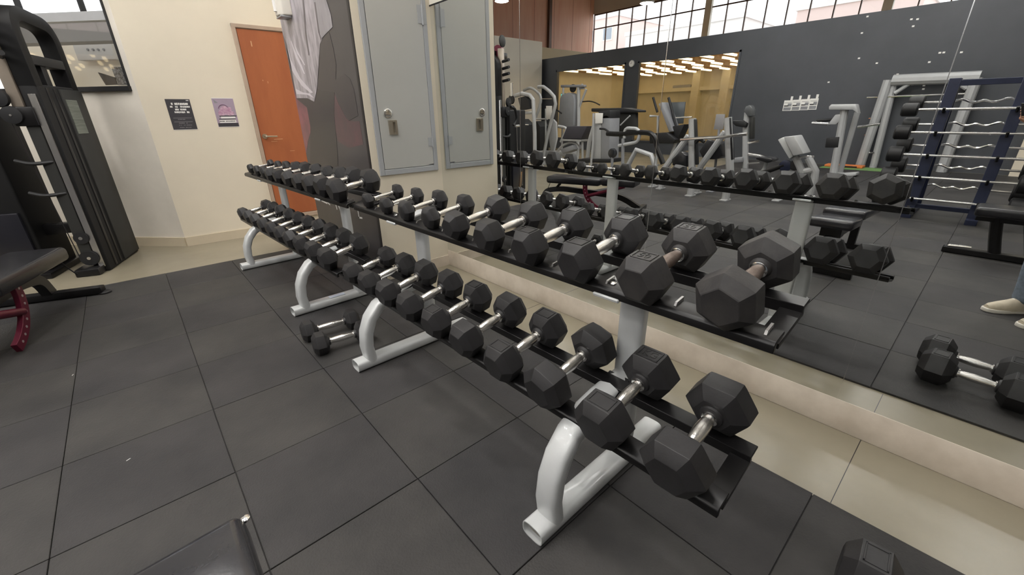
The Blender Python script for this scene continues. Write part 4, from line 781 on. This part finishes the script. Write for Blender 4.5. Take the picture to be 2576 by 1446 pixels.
verts = [(at(0, -0.06, 1.37), 0.045), (at(0, -0.05, 1.475), 0.05), (at(0, -0.035, 1.545), (0.066, 0.078)), (at(0, -0.035, 1.62), (0.076, 0.092)), (at(0, -0.04, 1.69), (0.06, 0.075)), (at(0, -0.04, 1.12), 0.09), (at(0, -0.03, 0.95), 0.08), (at(0.09, -0.02, 0.8), 0.06), (at(0.1, 0.02, 0.5), 0.045), (at(0.11, 0.0, 0.12), 0.04), (at(-0.09, -0.02, 0.8), 0.06), (at(-0.1, 0.02, 0.5), 0.045), (at(-0.11, 0.0, 0.12), 0.04)]
edges = [(0, 1), (1, 2), (2, 3), (3, 4), (0, 5), (5, 6), (6, 7), (7, 8), (8, 9), (6, 10), (10, 11), (11, 12)]
for k in (0, 1):
    i = len(verts); verts += [(sh_[k]*0.7+el[k]*0.3, 0.045), (el[k], 0.042), (el[k]*0.45+hw[k]*0.55, 0.038), (hw[k], 0.027), (hw[k]*0.4+(HL, HR)[k]*0.6, (0.034, 0.02))]
    edges += [(0, i), (i, i+1), (i+1, i+2), (i+2, i+3), (i+3, i+4)]
body = skin_body('body', verts, edges, skinm, 0)
for k, (hp, sg) in enumerate(((HL, 1), (HR, -1))):
    base = hw[k]*0.3+hp*0.7
    for q in range(4):
        a = base-UP*(0.012*q-0.02); tip = hp+RT*(sg*0.022)-FW*0.006+UP*(0.012-0.017*q)-UP*0.02; b = (a+tip)/2-RT*sg*0.022+FW*0.004
        b -= FW*0.01; fv = [(a, 0.009), (b, 0.0088), (tip-FW*0.006, 0.0075)]
        o = skin_body('finger', fv, [(0, 1), (1, 2)], skinm, 0, 1)
    a = base-FW*0.01; o = skin_body('thumb', [(a, 0.011), (a+UP*0.012-FW*0.012+RT*sg*0.012, 0.010), (a+UP*0.02-FW*0.005+RT*sg*0.035, 0.008)], [(0, 1), (1, 2)], skinm, 0, 1)
hd = at(0, -0.035, 1.615)
for s_ in (-1, 1):
    MB().rev(hd+LFT*s_*0.03+FWD*0.082+V((0, 0, 0.005)), FWD, [(-.006, .011), (.003, .009), (.007, .004)], 10).build('eye', paperw, t); MB().rev(hd+LFT*s_*0.03+FWD*0.0885+V((0, 0, 0.005)), FWD, [(0, .0045), (.002, .003)], 8).build('pupil', inkb, t); MB().rev(hd+LFT*s_*0.078+V((0, 0, -.005)), LFT*s_, [(0, .028), (.008, .03), (.014, .02)], 12).build('ear', skinm, t)
MB().tube([hd+FWD*0.088+V((0, 0, .01)), hd+FWD*0.108+V((0, 0, -.03)), hd+FWD*0.09+V((0, 0, -.038))], [0.008, 0.013, 0.008], 8).build('nose', skinm, t)
MB().tube([hd+FWD*0.078-LFT*0.022+V((0, 0, -.062)), hd+FWD*0.086+V((0, 0, -.06)), hd+FWD*0.078+LFT*0.022+V((0, 0, -.062))], [0.004, 0.007, 0.004], 8).build('mouth', mat('lips', (168, 102, 92), .5), t)
p = MB(); ax = FWD; n = 16
vs = []
for i in range(9):
    ph = PI*0.5*i/8
    for j in range(n):
        th = 2*PI*j/n; d = FWD*math.cos(th)*0.1+LFT*math.sin(th)*0.088
        lowz = -0.02-0.06*max(0, -math.cos(th))+0.075*max(0, math.cos(th)); vs.append(hd-FWD*0.008+d*math.cos(ph)+V((0, 0, (1-math.sin(ph))*lowz*1.0+math.sin(ph)*0.125)))
p.add(vs, [(i*n+j, i*n+(j+1) % n, (i+1)*n+(j+1) % n, (i+1)*n+j) for i in range(8) for j in range(n)]); p.build('hair', hairm, t)
for ank in (ankL, ankR):
    c = ank+V((0, 0, 0.011)); out = []
    prof = [(-0.075, .030), (-0.07, .036), (-0.02, .036), (0.06, .040), (0.13, .048), (0.18, .042), (0.208, .026), (0.215, .01)]
    pl = [c+FWD*a+LFT*b for a, b in prof]+[c+FWD*a-LFT*b for a, b in reversed(prof)]
    so = MB().prism(pl, (0, 0, 0.024)).build('shoe_sole', solem, t, 0.004, 2)
    vs = []; st_ = [(-0.07, .032, .075), (-0.03, .037, .095), (0.03, .039, .088), (0.08, .043, .066), (0.13, .046, .05), (0.175, .038, .038), (0.203, .02, .026)]; n = 14
    for a, b, h in st_:
        for j in range(n):
            th = PI*j/(n-1); vs.append(c+FWD*a+LFT*b*math.cos(th)+V((0, 0, 0.018+h*max(0.0, math.sin(th))**0.75)))
    fs = [(i*n+j, i*n+j+1, (i+1)*n+j+1, (i+1)*n+j) for i in range(len(st_)-1) for j in range(n-1)]+[tuple(range(n)), tuple((len(st_)-1)*n+j for j in range(n))]
    up_ = MB().add(vs, fs).build('shoe', shoem, t)
    for q in range(4): 
        a = c+FWD*(0.045+0.022*q)+V((0, 0, 0.098-0.012*q)); MB().tube([a-LFT*0.018-V((0, 0, .006)), a+V((0, 0, .004)), a+LFT*0.018-V((0, 0, .006))], 0.003, 6).build('lace', paperw, up_)
phn = thing('smartphone', 'black smartphone held level in both hands', 'phone', tuple(CAM-FW*0.012))
ax = (RT, UP, FW); MB().box(CAM+RT*0.063-UP*0.02-FW*0.012, (0.155, 0.074, 0.008), ax).build('body', blackp, phn, 0.003, 2)
MB().box(CAM+RT*0.063-UP*0.02-FW*0.0163, (0.148, 0.068, 0.0006), ax).build('screen', mat('phone_screen', (40, 42, 48), .1), phn)
MB().cyl(CAM-FW*0.0085, CAM-FW*0.006, 0.006, n=14).build('lens_ring', charcoal, phn)

# high-bay lamps under the hall roof
for (u, v, X, lb) in ((1627, 8, -11.1, 'round high bay lamp hanging before the high windows'), (1262, 3, -7.0, 'round high bay lamp hanging before the orange panel wall')):
    q = mirx(u, v, X); t = thing('high_bay_lamp', lb, 'lamp', tuple(q))
    MB().rev(q, (0, 0, 1), [(0.0, 0.24), (0.04, 0.25), (0.16, 0.14), (0.24, 0.09), (0.3, 0.08)], 28).build('dome', greyM, t); MB().rev(q-V((0, 0, 0.012)), (0, 0, 1), [(0, 0.2), (0.013, 0.225)], 28).build('diffuser', mat('high_bay_diffuser', (255, 250, 240), 0.5, emit=60.0), t)
    MB().cyl(q+V((0, 0, 0.3)), (q.x, q.y, WZ+0.6), 0.012, n=8).build('rod', greyD, t)

# litter on the mats
for (u, v, a_, lb) in ((323, 1156, 0.5, 'tiny curled white paper scrap on the mat by the bench'), (183, 943, 1.2, 'tiny white paper scrap on the mat by the maroon bench')):
    q = onz(u, v, 0.0112); d = V((math.cos(a_), math.sin(a_), 0)); n = V((-d.y, d.x, 0))
    p = MB(); p.prism([q-d*0.007-n*0.0015, q-n*0.002, q+d*0.007-n*0.0012, q+d*0.008+n*0.001, q+n*0.0012, q-d*0.007+n*0.001], (0, 0, 0.0012)); tag(p.build('paper_scrap', paperw), lb, 'paper scrap')
